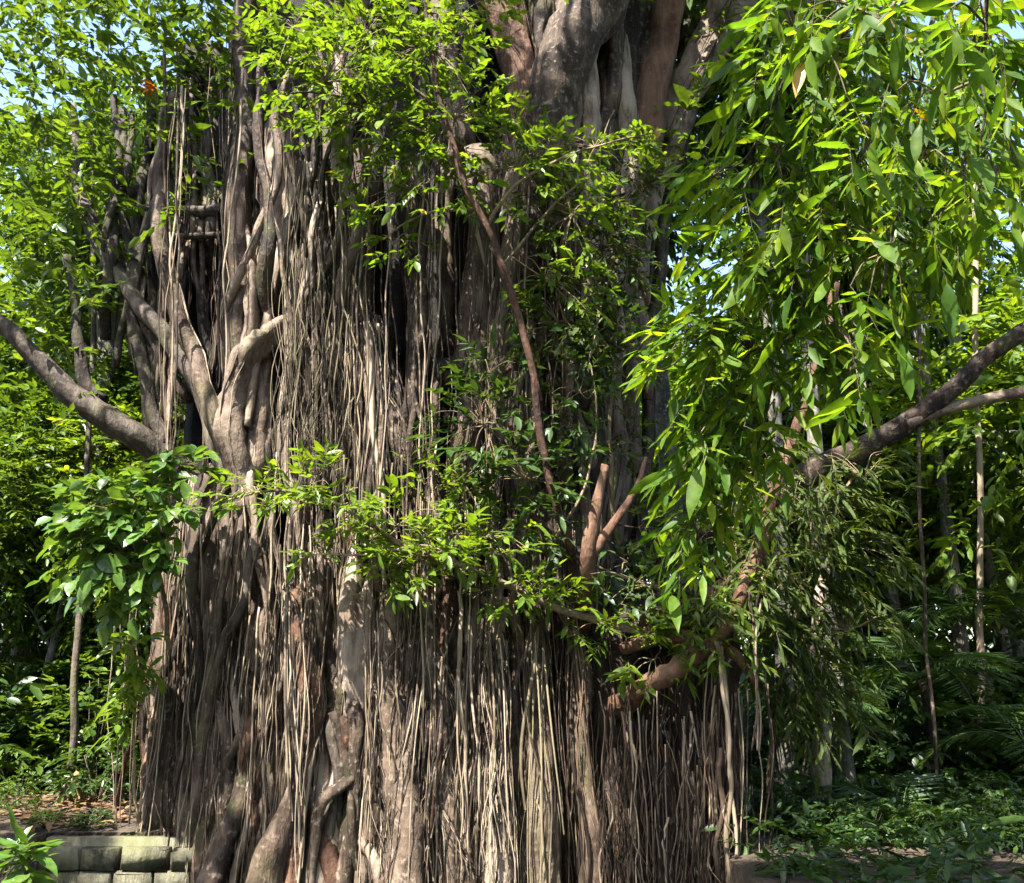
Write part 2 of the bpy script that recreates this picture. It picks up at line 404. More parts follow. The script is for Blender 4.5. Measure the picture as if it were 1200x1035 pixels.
# ------------------------------------------------------------------ ground, pool
def ground():
    xs = np.unique(np.concatenate([np.linspace(-600, -40, 6), np.linspace(-40, -5.2, 24), [-5.0], np.linspace(-4.5, 1.5, 8), np.linspace(2.6, 5.2, 5), [2.0], np.linspace(5.6, 40, 24), np.linspace(40, 600, 6)]))
    ys = np.unique(np.concatenate([np.linspace(-300, -6, 5), np.linspace(-6, 2.4, 6), [2.6], np.linspace(3, 10, 8), [10.35], np.linspace(10.8, 45, 30), np.linspace(45, 900, 8)]))
    X, Y = np.meshgrid(xs, ys)
    Z = .05 * np.sin(X * 1.1 + 2) * np.cos(Y * .9) + .04 * np.sin(X * 2.3 + Y * 1.7)
    hole_v = (X > -5.1) & (X < 2.1) & (Y > 2.5) & (Y < 10.45)
    Z = np.where(hole_v, 0, Z)
    V = np.stack([X, Y, Z], -1).reshape(-1, 3); nx = len(xs)
    Q = []
    for j in range(len(ys) - 1):
        for i in range(nx - 1):
            cx, cyy = (xs[i] + xs[i + 1]) / 2, (ys[j] + ys[j + 1]) / 2
            if -5.0 < cx < 2.0 and 2.6 < cyy < 10.35: continue
            Q.append((j * nx + i, j * nx + i + 1, (j + 1) * nx + i + 1, (j + 1) * nx + i))
    m, t, b = nodes('forest_floor'); L = t.links.new
    geo = t.nodes.new('ShaderNodeNewGeometry')
    n1 = t.nodes.new('ShaderNodeTexNoise'); n1.inputs['Scale'].default_value = 1.3; n1.inputs['Detail'].default_value = 8
    n2 = t.nodes.new('ShaderNodeTexVoronoi'); n2.inputs['Scale'].default_value = 14
    L(geo.outputs['Position'], n1.inputs['Vector']); L(geo.outputs['Position'], n2.inputs['Vector'])
    r1 = ramp(t, [(.35, (.03, .022, .014)), (.55, (.07, .046, .028)), (.7, (.03, .04, .012))]); L(n1.outputs[0], r1.inputs[0])
    mx = t.nodes.new('ShaderNodeMix'); mx.data_type = 'RGBA'; mx.blend_type = 'MULTIPLY'; mx.inputs[0].default_value = .6
    gv = t.nodes.new('ShaderNodeMapRange'); gv.inputs[3].default_value = .35; gv.inputs[4].default_value = 1.1; bw = t.nodes.new('ShaderNodeRGBToBW'); L(n2.outputs['Color'], bw.inputs[0]); L(bw.outputs[0], gv.inputs[0]); L(r1.outputs[0], mx.inputs[6]); L(gv.outputs[0], mx.inputs[7]); L(mx.outputs[2], b.inputs['Base Color'])
    b.inputs['Roughness'].default_value = .9
    bp = t.nodes.new('ShaderNodeBump'); bp.inputs['Strength'].default_value = .6; bp.inputs['Distance'].default_value = .05
    L(n2.outputs['Distance'], bp.inputs['Height']); L(bp.outputs[0], b.inputs['Normal'])
    mb = MB(); mb.add(V, np.array(Q))
    tag(mb.build('ground', m, None, center=np.zeros(3)), kind='structure')
    # earth sides of the pool
    mb = MB(); zb = -1.4
    c = np.array([(-5.0, 2.6), (2.0, 2.6), (2.0, 10.35), (-5.0, 10.35)])
    V = np.array([(x, y, z) for z in (0, zb) for x, y in c])
    mb.add(V, np.array([(0, 1, 5, 4), (1, 2, 6, 5), (2, 3, 7, 6), (3, 0, 4, 7), (4, 5, 6, 7)]))
    tag(mb.build('pool_bed', m, None, smooth=False), kind='structure')
    mw, t, b = nodes('pool_water')
    b.inputs['Base Color'].default_value = (.02, .035, .025, 1); b.inputs['Roughness'].default_value = .06
    nz = t.nodes.new('ShaderNodeTexNoise'); nz.inputs['Scale'].default_value = 3
    bp = t.nodes.new('ShaderNodeBump'); bp.inputs['Strength'].default_value = .08
    t.links.new(nz.outputs[0], bp.inputs['Height']); t.links.new(bp.outputs[0], b.inputs['Normal'])
    mb = MB(); mb.add(np.array([(-4.99, 2.61, -.9), (1.99, 2.61, -.9), (1.99, 10.34, -.9), (-4.99, 10.34, -.9)]), np.array([(0, 1, 2, 3)]))
    tag(mb.build('water', mw, None, smooth=False), kind='structure')
ground()

def stone_wall():
    ms = bark_mat('mossy_stone', (.02, .02, .013), (.075, .07, .045), (.15, .14, .095), wobj=.8, moss=.45)
    root = empty('stone_wall', (-4.0, 10.25, -1.3), 'low mossy stone retaining wall along the pool edge beside the giant tree', 'wall')
    r = np.random.default_rng(3)
    mb = MB(); mb.add(np.array([(x, y, z) for z in (-1.38, -.03) for x, y in ((-4.95, 10.2), (-2.2, 10.2), (-2.2, 10.33), (-4.95, 10.33))]), np.array([(0, 1, 5, 4), (1, 2, 6, 5), (2, 3, 7, 6), (3, 0, 4, 7), (4, 5, 6, 7)]))
    mb.build('mortar', ms, root, smooth=False)
    z = -1.35
    for row in range(5):
        h = r.uniform(.22, .3); x = -4.95
        while x < -2.3:
            wd = r.uniform(.28, .55)
            mb = MB(); bxs = np.array([(a, b_, c) for c in (-.5, .5) for a, b_ in ((-.5, -.5), (.5, -.5), (.5, .5), (-.5, .5))])
            # chamfered block: inner ring on the front face
            V = bxs * np.array([wd - .03, .16, h - .03]) * (1 + r.normal(0, .09, (8, 3)))
            fr = np.array([(-.43, -.60, -.42), (.43, -.60, -.42), (.43, -.60, .42), (-.43, -.60, .42)]) * np.array([wd, .16, h]) * (1 + r.normal(0, .08, (4, 3)))
            tp = np.array([(-.44, -.44, .53), (.44, -.44, .52), (.44, .44, .52), (-.44, .44, .53)]) * np.array([wd, .16, h])
            V = np.concatenate([V, fr, tp])
            Q = [(8, 9, 10, 11), (0, 1, 9, 8), (1, 5, 10, 9), (5, 4, 11, 10), (4, 0, 8, 11), (1, 2, 6, 5), (3, 0, 4, 7), (4, 5, 13, 12), (5, 6, 14, 13), (6, 7, 15, 14), (7, 4, 12, 15), (12, 13, 14, 15)]
            mb.add(V + np.array([x + wd / 2, 10.16, z + h / 2]), np.array(Q))
            mb.build('stone', ms, root, smooth=False); x += wd
        z += h
stone_wall()

# ------------------------------------------------------------------ the giant fig
YC = 12.4
FIG = empty('fig_tree', (-1.3, YC, -.5), 'giant fig tree with a massive trunk of fused and hanging roots', 'tree')
def front(px, layer=0.0):
    """depth of the trunk's front surface at column px"""
    u = np.clip((np.asarray(px, float) - 460) / 330, -1, 1)
    return YC - 2.5 * np.sqrt(1 - u * u * .96) + layer

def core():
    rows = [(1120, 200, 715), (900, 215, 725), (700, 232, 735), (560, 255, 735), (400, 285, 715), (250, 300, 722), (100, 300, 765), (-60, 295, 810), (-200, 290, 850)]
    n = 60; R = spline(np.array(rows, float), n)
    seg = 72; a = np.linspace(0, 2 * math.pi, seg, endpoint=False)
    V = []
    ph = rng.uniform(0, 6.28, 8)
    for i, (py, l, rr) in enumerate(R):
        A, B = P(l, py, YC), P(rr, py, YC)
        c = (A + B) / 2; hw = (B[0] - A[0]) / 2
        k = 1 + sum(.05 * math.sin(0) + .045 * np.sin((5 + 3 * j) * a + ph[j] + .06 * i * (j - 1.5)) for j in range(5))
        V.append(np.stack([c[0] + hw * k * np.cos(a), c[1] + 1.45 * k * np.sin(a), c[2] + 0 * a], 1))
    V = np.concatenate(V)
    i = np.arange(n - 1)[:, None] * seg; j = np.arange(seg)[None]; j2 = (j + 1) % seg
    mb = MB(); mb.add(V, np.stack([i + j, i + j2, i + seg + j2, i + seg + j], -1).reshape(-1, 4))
    mb.build('trunk', M['bark_core_shade'], FIG)
core()

FIB = {'fibre': MB(), 'fibre_olive': MB(), 'fibre_brown': MB()}
def coat(path, rad, n, key, seg=4, thick=.006, part=(0, 1)):
    """fine rootlets running over the surface of a root"""
    m = len(path)
    tt = np.linspace(0, 1, m)
    P_ = []; R_ = []
    for _ in range(n):
        a0 = rng.uniform(0, 6.28); s0, s1 = sorted(rng.uniform(0, 1, 2))
        s0 *= .5; s1 = .5 + s1 * .5
        idx = np.linspace(s0, s1, 16)
        p = np.stack([np.interp(idx, tt, path[:, k]) for k in range(3)], 1)
        rr = np.interp(idx, tt, rad)
        a = a0 + wob(idx * 6, .5, 1.5)
        rad_k = rr * (1.02 + np.abs(wob(idx * 9, .08, 1.3)))
        p = p + np.stack([np.cos(a) * rad_k, np.sin(a) * rad_k, 0 * a], 1)
        P_.append(p); R_.append(thick * np.exp(rng.normal(0, .45)) * np.linspace(1, .6, 16))
    strands(FIB[key], np.array(P_), np.array(R_), seg)

def fig_root(pts, r, mat='bark', seg=12, ridge=.12, lump=.05, name='root', wamp=.03, fibres=0, fkey='fibre', nper=7, label=None):
    """a hand-placed root or limb; pts (px, py, Y), r in pixels at each point"""
    pts = np.array(pts, float); rr = np.array(r, float)
    pw = PA(pts)
    dist = np.linalg.norm(pw - np.array([0, 0, CAMZ]), axis=1)
    n = nper * (len(pts) - 1) + 1
    q = spline(np.concatenate([pw, (rr * dist / FPX)[:, None]], 1), n)
    path, rad = q[:, :3].copy(), np.maximum(q[:, 3], .004)
    s = np.concatenate([[0], np.cumsum(np.linalg.norm(np.diff(path, axis=0), axis=1))])
    path[:, 0] += wob(s, wamp, 2.6); path[:, 1] += wob(s, wamp, 2.2)
    mb = MB(); tube(mb, path, rad, seg, ridge, lump)
    o = mb.build(name, M[mat], FIG)
    if label: o['label'] = label
    if fibres: coat(path, rad, fibres, fkey)
    return path, rad

HOLLOWS = ((418, 472, 215, 360), (500, 552, 270, 500), (455, 485, 330, 420), (395, 428, 400, 560), (640, 660, 330, 560), (560, 580, 230, 330))
def hollow(px, ys):
    px = np.asarray(px); ys = np.asarray(ys)
    return any(bool(np.any((px > a) & (px < b) & (ys > c) & (ys < d))) for a, b, c, d in HOLLOWS)
# columns of fused roots round the trunk (front and sides, some behind)
cols = []
for i in range(44):
    pb = 178 + (715 - 178) * (i + rng.uniform(.1, .9)) / 44
    u = (pb - 178) / 537
    pt = 300 + (800 - 300) * u + rng.normal(0, 22)
    if pb < 300: pt = 215 + (pb - 178) * 1.0 + rng.normal(0, 15)
    top = rng.choice([-80, -80, 120, 260, 420, 560, 640]); bot = rng.choice([1110, 1110, 1110, 1000])
    if pb < 300: top = rng.uniform(520, 640)
    lay = rng.uniform(-.25, .45)
    ys = np.linspace(bot, top, max(4, int((bot - top) / 150)))
    f = (1110 - ys) / 1190
    pxs = pb + (pt - pb) * f + rng.normal(0, 7, len(ys))
    rb = rng.choice([8, 11, 15, 19, 25], p=[.25, .25, .25, .15, .1])
    rads = rb * (1.15 - .45 * f) * np.exp(rng.normal(0, .12, len(ys)))
    Ys = front(pxs, lay) + rng.normal(0, .06, len(ys))
    if top > 0: rads[-1] *= .45; Ys[-1] += .7; Ys[-2] += .12
    if hollow(np.interp(np.arange(200, 560, 10), ys[::-1], pxs[::-1]), np.arange(200, 560, 10)) and top < 500:
        k_ = ys > 540; k_[:4] = True; ys, pxs, Ys, rads = ys[k_], pxs[k_], Ys[k_], rads[k_]; Ys[-1] += .7; rads[-1] *= .5
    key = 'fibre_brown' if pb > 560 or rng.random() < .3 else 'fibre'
    fig_root(np.stack([pxs, ys, Ys], 1), rads, ('bark', 'bark', 'bark_pale')[i % 3], 18, .26, .06, fibres=int(rb * .7), fkey=key)

# --- features one can recognise
F = front
R_ = fig_root
# limb reaching out on the sunny side, its shade put into dark bark
R_([(250, 585, 11.1), (190, 535, 10.9), (132, 495, 10.7), (74, 452, 10.6), (14, 392, 10.5), (-70, 335, 10.4)], [13, 14.5, 13.5, 11.5, 8, 6], 'bark_shaded', 14, name='limb')
R_([(120, 470, 10.75), (100, 440, 10.7), (92, 380, 10.8), (75, 300, 10.9)], [9, 7, 5, 4], 'bark_shaded', 8, name='limb')
# lattice of roots on that side
R_([(205, 110, 11.0), (195, 170, 11.0), (184, 240, 10.9), (198, 320, 10.8), (218, 400, 10.7), (250, 480, 10.5), (285, 575, 10.3)], [5.3, 6.6, 8.9, 10.1, 10.7, 11.9, 10.7], 'bark', 12, fibres=10)
R_([(84, 120, 11.6), (92, 200, 11.4), (106, 260, 11.2), (124, 305, 11.1), (160, 350, 11.0), (205, 410, 10.8), (240, 480, 10.7), (268, 560, 10.5)], [3, 5, 8, 9, 9.5, 10.1, 10.1, 8.9], 'bark_shaded', 12)
R_([(180, 235, 10.9), (165, 300, 11.0), (158, 380, 11.0), (175, 470, 10.9), (215, 560, 10.8)], [5.3, 5.3, 5.9, 7.1, 8.3], 'bark_shaded', 10)
R_([(130, 255, 11.3), (150, 330, 11.2), (180, 400, 11.1), (225, 470, 11.0)], [4.1, 4.8, 5.3, 5.9], 'bark_pale', 10)
R_([(197, 112, 11.0), (180, 190, 11.0), (168, 270, 11.0), (160, 330, 11.0)], [2.3, 2.3, 2.3, 1.8], 'bark_pale', 8)
R_([(175, 120, 11.3), (172, 190, 11.3), (160, 225, 11.2), (148, 222, 11.2)], [4.8, 5.3, 5.3, 3.6], 'bark_shaded', 10)
R_([(215, 130, 11.4), (225, 230, 11.4), (235, 340, 11.3), (245, 470, 11.2)], [5.9, 6.6, 7.1, 8.3], 'bark_shaded', 10)
R_([(262, 110, 11.6), (262, 230, 11.5), (265, 360, 11.4), (268, 500, 11.2)], [7.1, 7.1, 8.3, 9.5], 'bark_core_shade', 10)
R_([(235, 470, 11.0), (255, 400, 11.1), (275, 330, 11.1), (282, 250, 11.1)], [5.3, 5.3, 4.8, 4.8], 'bark_shaded', 10)
R_([(150, 250, 11.1), (190, 246, 11.0), (245, 246, 10.9), (305, 232, 10.7)], [4.1, 4.8, 5.9, 7.1], 'bark_shaded', 10, name='limb')
R_([(192, 277, 10.9), (240, 276, 10.9), (305, 268, 10.8)], [3.6, 4.1, 4.8], 'bark_shaded', 10, name='limb')
R_([(198, 350, 10.7), (202, 420, 10.7), (200, 520, 10.6)], [2.3, 3.6, 3.0], 'bark_pale', 8)
R_([(222, 60, 12.2), (225, 250, 12.1), (235, 420, 11.9), (250, 580, 11.6)], [16, 18, 20, 22], 'bark_core_shade', 10)  # these dark columns are added to stand in for the lattice's shadowed gaps
R_([(248, 60, 12.4), (250, 250, 12.3), (252, 420, 12.0), (256, 580, 11.7)], [18, 18, 20, 22], 'bark_core_shade', 10)
for _ in range(20):
    a_ = rng.uniform(125, 285); t_ = rng.uniform(90, 300); e_ = t_ + rng.uniform(140, 330); dx = rng.normal(0, 34)
    rr_ = rng.uniform(2.0, 6.0)
    R_([(a_, t_, 11.6), (a_ + dx * .3, t_ * .65 + e_ * .35, 11.2), (a_ + dx * .75, t_ * .3 + e_ * .7, 11.0), (a_ + dx, e_, 11.3)], [rr_ * .7, rr_, rr_ * 1.1, rr_], ('bark_shaded', 'bark_shaded', 'bark_pale', 'bark')[int(rng.integers(4))], 8)
# tall columns
R_([(288, -60, 11.0), (287, 60, 10.9), (286, 150, 10.8), (282, 250, 10.7), (278, 350, 10.6), (282, 470, 10.5), (292, 600, 10.5), (300, 720, 10.6)], [15, 15, 16, 16, 16, 16, 15, 12], 'bark', 18, ridge=.26, fibres=20)
R_([(330, 150, 10.7), (326, 260, 10.5), (312, 350, 10.4), (300, 450, 10.3), (300, 560, 10.2)], [18, 21, 21, 19, 17], 'bark_pale', 16, fibres=14, ridge=.22)
R_([(352, 190, 10.3), (335, 270, 10.2), (315, 360, 10.1), (298, 430, 10.0), (290, 500, 10.0)], [5, 5, 5, 5, 4], 'bark_pale', 8, wamp=.01)
R_([(352, 372, 10.3), (318, 392, 10.1), (288, 418, 10.0), (276, 470, 10.0), (278, 530, 10.0), (290, 600, 10.1)], [11, 13, 14, 14, 12, 10], 'bark', 14, lump=.12, fibres=14, ridge=.25)
R_([(378, 200, 10.3), (382, 320, 10.15), (380, 450, 10.05), (375, 580, 10.0)], [20, 22, 24, 22], 'bark', 12, fibres=10, fkey='fibre_olive')
R_([(425, 180, 10.4), (420, 330, 10.3), (412, 460, 10.2), (405, 600, 10.15)], [16, 17, 20, 20], 'bark', 12, fibres=16, fkey='fibre_brown')
R_([(405, 366, 10.7), (432, 376, 9.95), (448, 440, 9.85), (468, 520, 9.8), (490, 610, 9.8), (505, 720, 9.8)], [6, 11, 15, 17, 16, 14], 'bark_pale', 14, lump=.12, fibres=46, ridge=.3)
R_([(440, 372, 9.95), (438, 450, 9.8), (440, 540, 9.75), (446, 640, 9.75)], [6, 9, 9, 6], 'bark_pale', 10, fibres=22)
R_([(492, 230, 10.3), (488, 340, 10.1), (490, 430, 10.0), (500, 520, 9.95), (510, 620, 9.95)], [13, 14, 15, 16, 16], 'bark', 12, fibres=8)
R_([(556, 430, 10.3), (530, 440, 9.95), (512, 437, 9.75)], [20, 19, 17], 'bark_core_shade', 12, name='stub')
R_([(515, 520, 10.0), (508, 460, 9.8), (506, 420, 10.0)], [5, 6, 3], 'bark_pale', 8)
R_([(566, 180, 10.3), (560, 330, 10.1), (550, 440, 10.0), (542, 540, 9.95), (534, 640, 9.9), (530, 760, 9.85)], [16, 16, 17, 17, 15, 13], 'bark', 12, fibres=10, fkey='fibre_olive')
R_([(610, 130, 10.6), (604, 260, 10.4), (594, 380, 10.3), (590, 500, 10.2), (588, 640, 10.1)], [19, 20, 22, 22, 20], 'bark', 18, ridge=.28, fibres=16, fkey='fibre_brown')
R_([(458, 200, 10.5), (462, 330, 10.4), (470, 420, 10.4)], [9, 9, 8], 'bark_core_shade', 10)
R_([(524, 200, 10.7), (520, 330, 10.6), (528, 420, 10.5)], [9, 9, 8], 'bark', 10)
# upper limbs of the tree
R_([(735, -120, 10.2), (700, -10, 10.1), (672, 50, 10.0), (652, 100, 10.0), (642, 150, 10.05), (628, 230, 10.2), (618, 330, 10.3)], [36, 33, 31, 30, 27, 20, 14], 'bark_pale', 18, ridge=.05, name='limb', label='pale smooth limb rising from the trunk')
R_([(560, -100, 10.8), (592, 0, 10.6), (612, 90, 10.5), (625, 210, 10.4), (640, 340, 10.4)], [20, 19, 18, 17, 16], 'bark_red', 16, ridge=.25, name='limb', fibres=14, fkey='fibre_brown')
R_([(640, -100, 11.0), (650, 0, 10.9), (655, 130, 10.8), (660, 300, 10.7), (665, 480, 10.6), (672, 640, 10.5)], [22, 22, 21, 21, 20, 20], 'bark', 18, ridge=.28, name='limb', fibres=16, fkey='fibre_brown')
R_([(800, -100, 10.9), (784, 0, 10.9), (768, 100, 10.9), (742, 210, 10.9), (720, 320, 10.9), (708, 440, 10.9), (700, 560, 10.9)], [14, 15, 17, 20, 22, 22, 22], 'bark_red', 12, name='limb')
R_([(760, -100, 11.2), (745, 20, 11.1), (722, 140, 11.0), (705, 260, 10.9), (690, 400, 10.8), (682, 520, 10.7)], [20, 20, 20, 19, 18, 18], 'bark', 18, ridge=.28, name='limb', fibres=16, fkey='fibre_brown')
R_([(905, -120, 11.2), (862, -10, 11.2), (830, 60, 11.2), (790, 140, 11.2), (758, 230, 11.2), (738, 340, 11.2), (722, 480, 11.2), (722, 620, 11.1)], [20, 19, 18, 18, 18, 18, 18, 18], 'bark', 16, ridge=.25, name='limb', fibres=14, fkey='fibre_brown')
R_([(715, -60, 10.6), (722, 40, 10.6), (712, 130, 10.5), (690, 240, 10.5)], [11, 11, 10, 9], 'bark_pale', 10, name='limb')
R_([(500, -60, 10.9), (520, 60, 10.8), (540, 180, 10.6)], [18, 18, 16], 'bark', 12, name='limb')
R_([(400, -60, 11.0), (395, 80, 10.8), (385, 220, 10.5)], [20, 20, 20], 'bark', 12, name='limb')
# the spreading limb on the shaded side, with its root curtain
R_([(600, 880, 11.2), (680, 850, 10.2), (745, 815, 9.5), (800, 782, 9.2), (850, 735, 9.15), (882, 655, 9.1), (908, 580, 9.05), (933, 505, 9.0), (955, 430, 9.0), (985, 330, 9.0)], [15, 15, 13, 11, 8.5, 7.5, 6.5, 5.5, 5, 4], 'bark_red', 14, lump=.12, ridge=.2, name='limb', label='reddish limb bending upward above the root curtain')
R_([(700, 760, 10.4), (770, 732, 10.0), (830, 704, 9.7), (870, 672, 9.5), (892, 640, 9.4)], [15, 13, 11, 9, 6], 'bark_red', 12, lump=.12, ridge=.2, name='limb')
R_([(735, 760, 9.6), (790, 745, 9.3), (850, 762, 9.2), (885, 800, 9.2)], [7, 8, 6, 4], 'bark_red', 10, name='limb')
R_([(730, 660, 11.2), (860, 600, 10.9), (960, 550, 10.6), (1040, 510, 10.4), (1095, 470, 10.2), (1150, 425, 10.0), (1205, 385, 9.9), (1300, 310, 9.8)], [20, 17, 14, 11, 9, 8, 8, 7], 'bark', 12, name='limb')
R_([(1060, 498, 10.3), (1110, 478, 10.2), (1160, 466, 10.1), (1210, 458, 10.0), (1300, 440, 9.9)], [8, 7, 6, 6, 5], 'bark', 10, name='limb')
for i_ in range(13):
    x_ = 690 + 13 * i_ + rng.uniform(-4, 4)
    R_([(x_ - 25, 700, 10.6), (x_, 760 + rng.uniform(-15, 25), 10.0), (x_ + 3, 900, 9.85), (x_ + 2, 1110, 9.8)], [10, 13, 14, 16], 'bark_core_shade', 10, ridge=.25, fibres=6, fkey='fibre_brown')
# forked stump
R_([(680, 740, 10.0), (690, 670, 9.25), (697, 610, 9.2), (705, 545, 9.2)], [10, 9, 7.5, 4.5], 'bark_red', 12, name='stump', lump=.09)
R_([(694, 655, 9.25), (722, 612, 9.15), (743, 572, 9.1), (757, 535, 9.1)], [6, 5, 4, 2], 'bark_red', 10, name='stump')
# lower roots
R_([(352, 590, 9.9), (352, 680, 9.75), (360, 760, 9.65), (358, 850, 9.6), (346, 930, 9.5), (344, 1080, 9.4)], [12, 20, 20, 16, 9, 7], 'bark_red', 14, lump=.08, fibres=46, ridge=.2)
R_([(372, 690, 9.9), (392, 780, 9.75), (412, 840, 9.6), (416, 920, 9.55), (412, 985, 9.5), (395, 1080, 9.4)], [9, 9, 9, 8, 8, 9], 'bark_pale', 12, lump=.08)
R_([(432, 893, 10.1), (418, 905, 9.65), (398, 922, 9.45), (376, 945, 9.5), (368, 1000, 9.5), (372, 1080, 9.45)], [5, 6, 6, 7, 6, 6], 'bark_pale', 10, lump=.08)
R_([(405, 960, 10.0), (416, 980, 9.55), (440, 1010, 9.4), (450, 1080, 9.3)], [5, 6, 6, 6], 'bark_pale', 10)
R_([(405, 700, 9.9), (432, 790, 9.75), (420, 860, 9.7), (430, 950, 9.6), (425, 1090, 9.5)], [11, 10, 10, 11, 12], 'bark', 12)
R_([(400, 800, 10.6), (375, 870, 9.8), (345, 930, 9.55), (320, 985, 9.45), (300, 1090, 9.3)], [6, 10, 13, 16, 22], 'bark', 12)
R_([(310, 780, 10.8), (300, 830, 10.1), (282, 920, 9.9), (258, 990, 9.8), (236, 1090, 9.7)], [5, 7, 9, 12, 16], 'bark', 12)
for bx_, w0 in ((178, 11), (194, 15), (222, 17), (252, 19), (286, 14), (318, 15)):
    tx = bx_ * .55 + 130
    R_([(tx, 560, 10.8), (tx - 4, 680, float(F(tx)) + .1), ((tx + bx_) / 2, 800, float(F(bx_)) + .05), (bx_, 930, float(F(bx_)) - .1), (bx_ - 10, 1100, float(F(bx_)) - .3)],
       [w0 * .8, w0 * .9, w0, w0 * 1.1, w0 * 1.35], 'bark', 14, ridge=.2, fibres=22, fkey='fibre')
R_([(465, 690, 9.8), (462, 780, 9.65), (470, 880, 9.6), (475, 980, 9.5), (478, 1100, 9.4)], [22, 25, 25, 27, 30], 'bark_pale', 16, ridge=.2, fibres=60)
R_([(500, 700, 9.75), (512, 800, 9.65), (520, 900, 9.6), (535, 1000, 9.5), (540, 1100, 9.4)], [16, 19, 21, 18, 20], 'bark_pale', 14, ridge=.2, fibres=50)
R_([(576, 700, 9.8), (582, 800, 9.7), (578, 900, 9.6), (586, 1000, 9.55), (590, 1100, 9.45)], [14, 16, 16, 18, 20], 'bark_pale', 14, ridge=.2, fibres=50)
R_([(622, 690, 9.85), (632, 740, 9.75), (636, 800, 9.7), (632, 900, 9.6), (640, 1000, 9.55), (644, 1100, 9.5)], [8, 10, 12, 14, 15, 16], 'bark', 12, ridge=.2, fibres=18, fkey='fibre_olive')
R_([(648, 700, 9.7), (672, 745, 9.6), (684, 800, 9.55), (686, 900, 9.5), (692, 1000, 9.45), (694, 1100, 9.4)], [7, 8, 9, 10, 11, 12], 'bark', 12, ridge=.2, fibres=20, fkey='fibre_brown')
R_([(526, 670, 9.55), (520, 760, 9.5), (515, 860, 9.45), (503, 960, 9.4), (492, 1090, 9.35)], [6, 6, 5, 5, 6], 'bark_red', 10, wamp=.008, lump=.02, label='smooth reddish root hanging straight before the pale roots')

# --- roots of middling thickness that twist, cross and fuse over the columns
def mid_roots(n, x0, x1, ya, yb, la, lb, r0, r1):
    for _ in range(n):
        a = rng.uniform(x0, x1); t0 = rng.uniform(ya, yb); ln = rng.uniform(la, lb); m = 6
        ys = np.linspace(t0, min(t0 + ln, 1110), m); f = np.linspace(0, 1, m)
        sl = rng.normal(0, .05) if rng.random() < .78 else rng.choice([-1, 1]) * rng.uniform(.15, .4)
        px = np.clip(a + sl * (ys - t0), 172, 735) + wob(f * 6, 7, 1.1) + rng.normal(0, 2.5, m)
        if hollow(np.interp(np.arange(ys[0], ys[-1], 8), ys, px), np.arange(ys[0], ys[-1], 8)): continue
        Y = front(px) + rng.uniform(-.4, .1) + wob(f * 5, .06, 1.2)
        Y[0] += .45
        if ys[-1] < 1090: Y[-1] += .3
        rr = rng.uniform(r0, r1) * np.linspace(.85, 1.15, m) * np.exp(rng.normal(0, .12, m)); rr[0] *= .5
        key = rng.choice(['bark', 'bark_pale', 'bark', 'bark_pale', 'bark', 'bark_red', 'bark_shaded'])
        p_, r_ = fig_root(np.stack([px, ys, Y], 1), rr, key, 8, .18, .09, fibres=int(rng.integers(0, 5)), nper=6)
        if rng.random() < .35:                     # a fork leaving it half-way
            k = 3; e = rng.uniform(80, 240); dx = rng.choice([-1, 1]) * rng.uniform(12, 50)
            fy = np.array([ys[k], ys[k] + e * .3, ys[k] + e * .7, min(ys[k] + e, 1110)])
            fx = px[k] + dx * np.array([0, .45, .85, 1]); 
            fig_root(np.stack([fx, fy, front(fx) + rng.uniform(-.35, 0) + np.array([0, -.03, 0, .25])], 1), rr[k] * np.array([.7, .6, .55, .4]), key, 7, .1, .08, nper=5)
mid_roots(115, 180, 720, 480, 900, 200, 620, 2.0, 8)
mid_roots(14, 430, 610, 640, 760, 350, 450, 7, 15)
mid_roots(60, 290, 720, -20, 480, 180, 520, 2.2, 7)
mid_roots(16, 600, 740, -60, 200, 300, 600, 6, 13)
mid_roots(10, 430, 600, -60, 200, 200, 400, 5, 10)

# --- long aerial roots, each one a part
def aerial(n, x0, x1, y0, y1, lay, slant=0, rpx=(.5, 1.35), mat='aerial', y0j=30, depth=None):
    for _ in range(n):
        a = rng.uniform(x0, x1); t0 = y0 + rng.uniform(-y0j, y0j); m = 5
        ys = np.linspace(t0, y1, m)
        sl = slant * rng.uniform(.4, 1.3)
        px = a + sl * (ys - t0) + wob(ys, 4, .012)
        Y = (front(a) if depth is None else depth) + lay + rng.uniform(-.18, .12) + wob(ys, .04, .01)
        r = rng.uniform(*rpx)
        fig_root(np.stack([px, ys, Y * np.ones(m)], 1), r * np.linspace(1.1, .8, m), mat, 5, 0, .06, 'aerial_root', .018, nper=6)
aerial(36, 190, 335, 640, 1100, -.3, -.10, y0j=110)
aerial(14, 330, 430, 560, 1100, -.3, -.05)
aerial(45, 430, 600, 660, 1100, -.45, -.02, y0j=160)
aerial(35, 600, 720, 690, 1100, -.45, .04, y0j=120)
aerial(10, 330, 420, 215, 560, -.3, -.02, mat='fibre_olive')
aerial(24, 420, 600, 190, 640, -.35, -.02)
aerial(10, 600, 720, 150, 500, -.3, -.02)
aerial(26, 705, 868, 850, 1100, 0, .02, depth=9.2, y0j=50)
aerial(10, 830, 900, 800, 1020, 0, .02, depth=9.2, y0j=60)
aerial(3, 868, 890, 690, 880, 0, .01, depth=9.05)
aerial(5, 130, 165, 700, 1100, 0, -.06, depth=10.6)
aerial(6, 185, 290, 110, 560, 0, -.05, depth=10.4)
R_([(835, 752, 9.0), (852, 800, 9.0), (858, 900, 8.98), (852, 980, 8.95), (846, 1090, 8.9)], [3.2, 3, 2.6, 2.8, 3], 'aerial', 8, name='aerial_root')
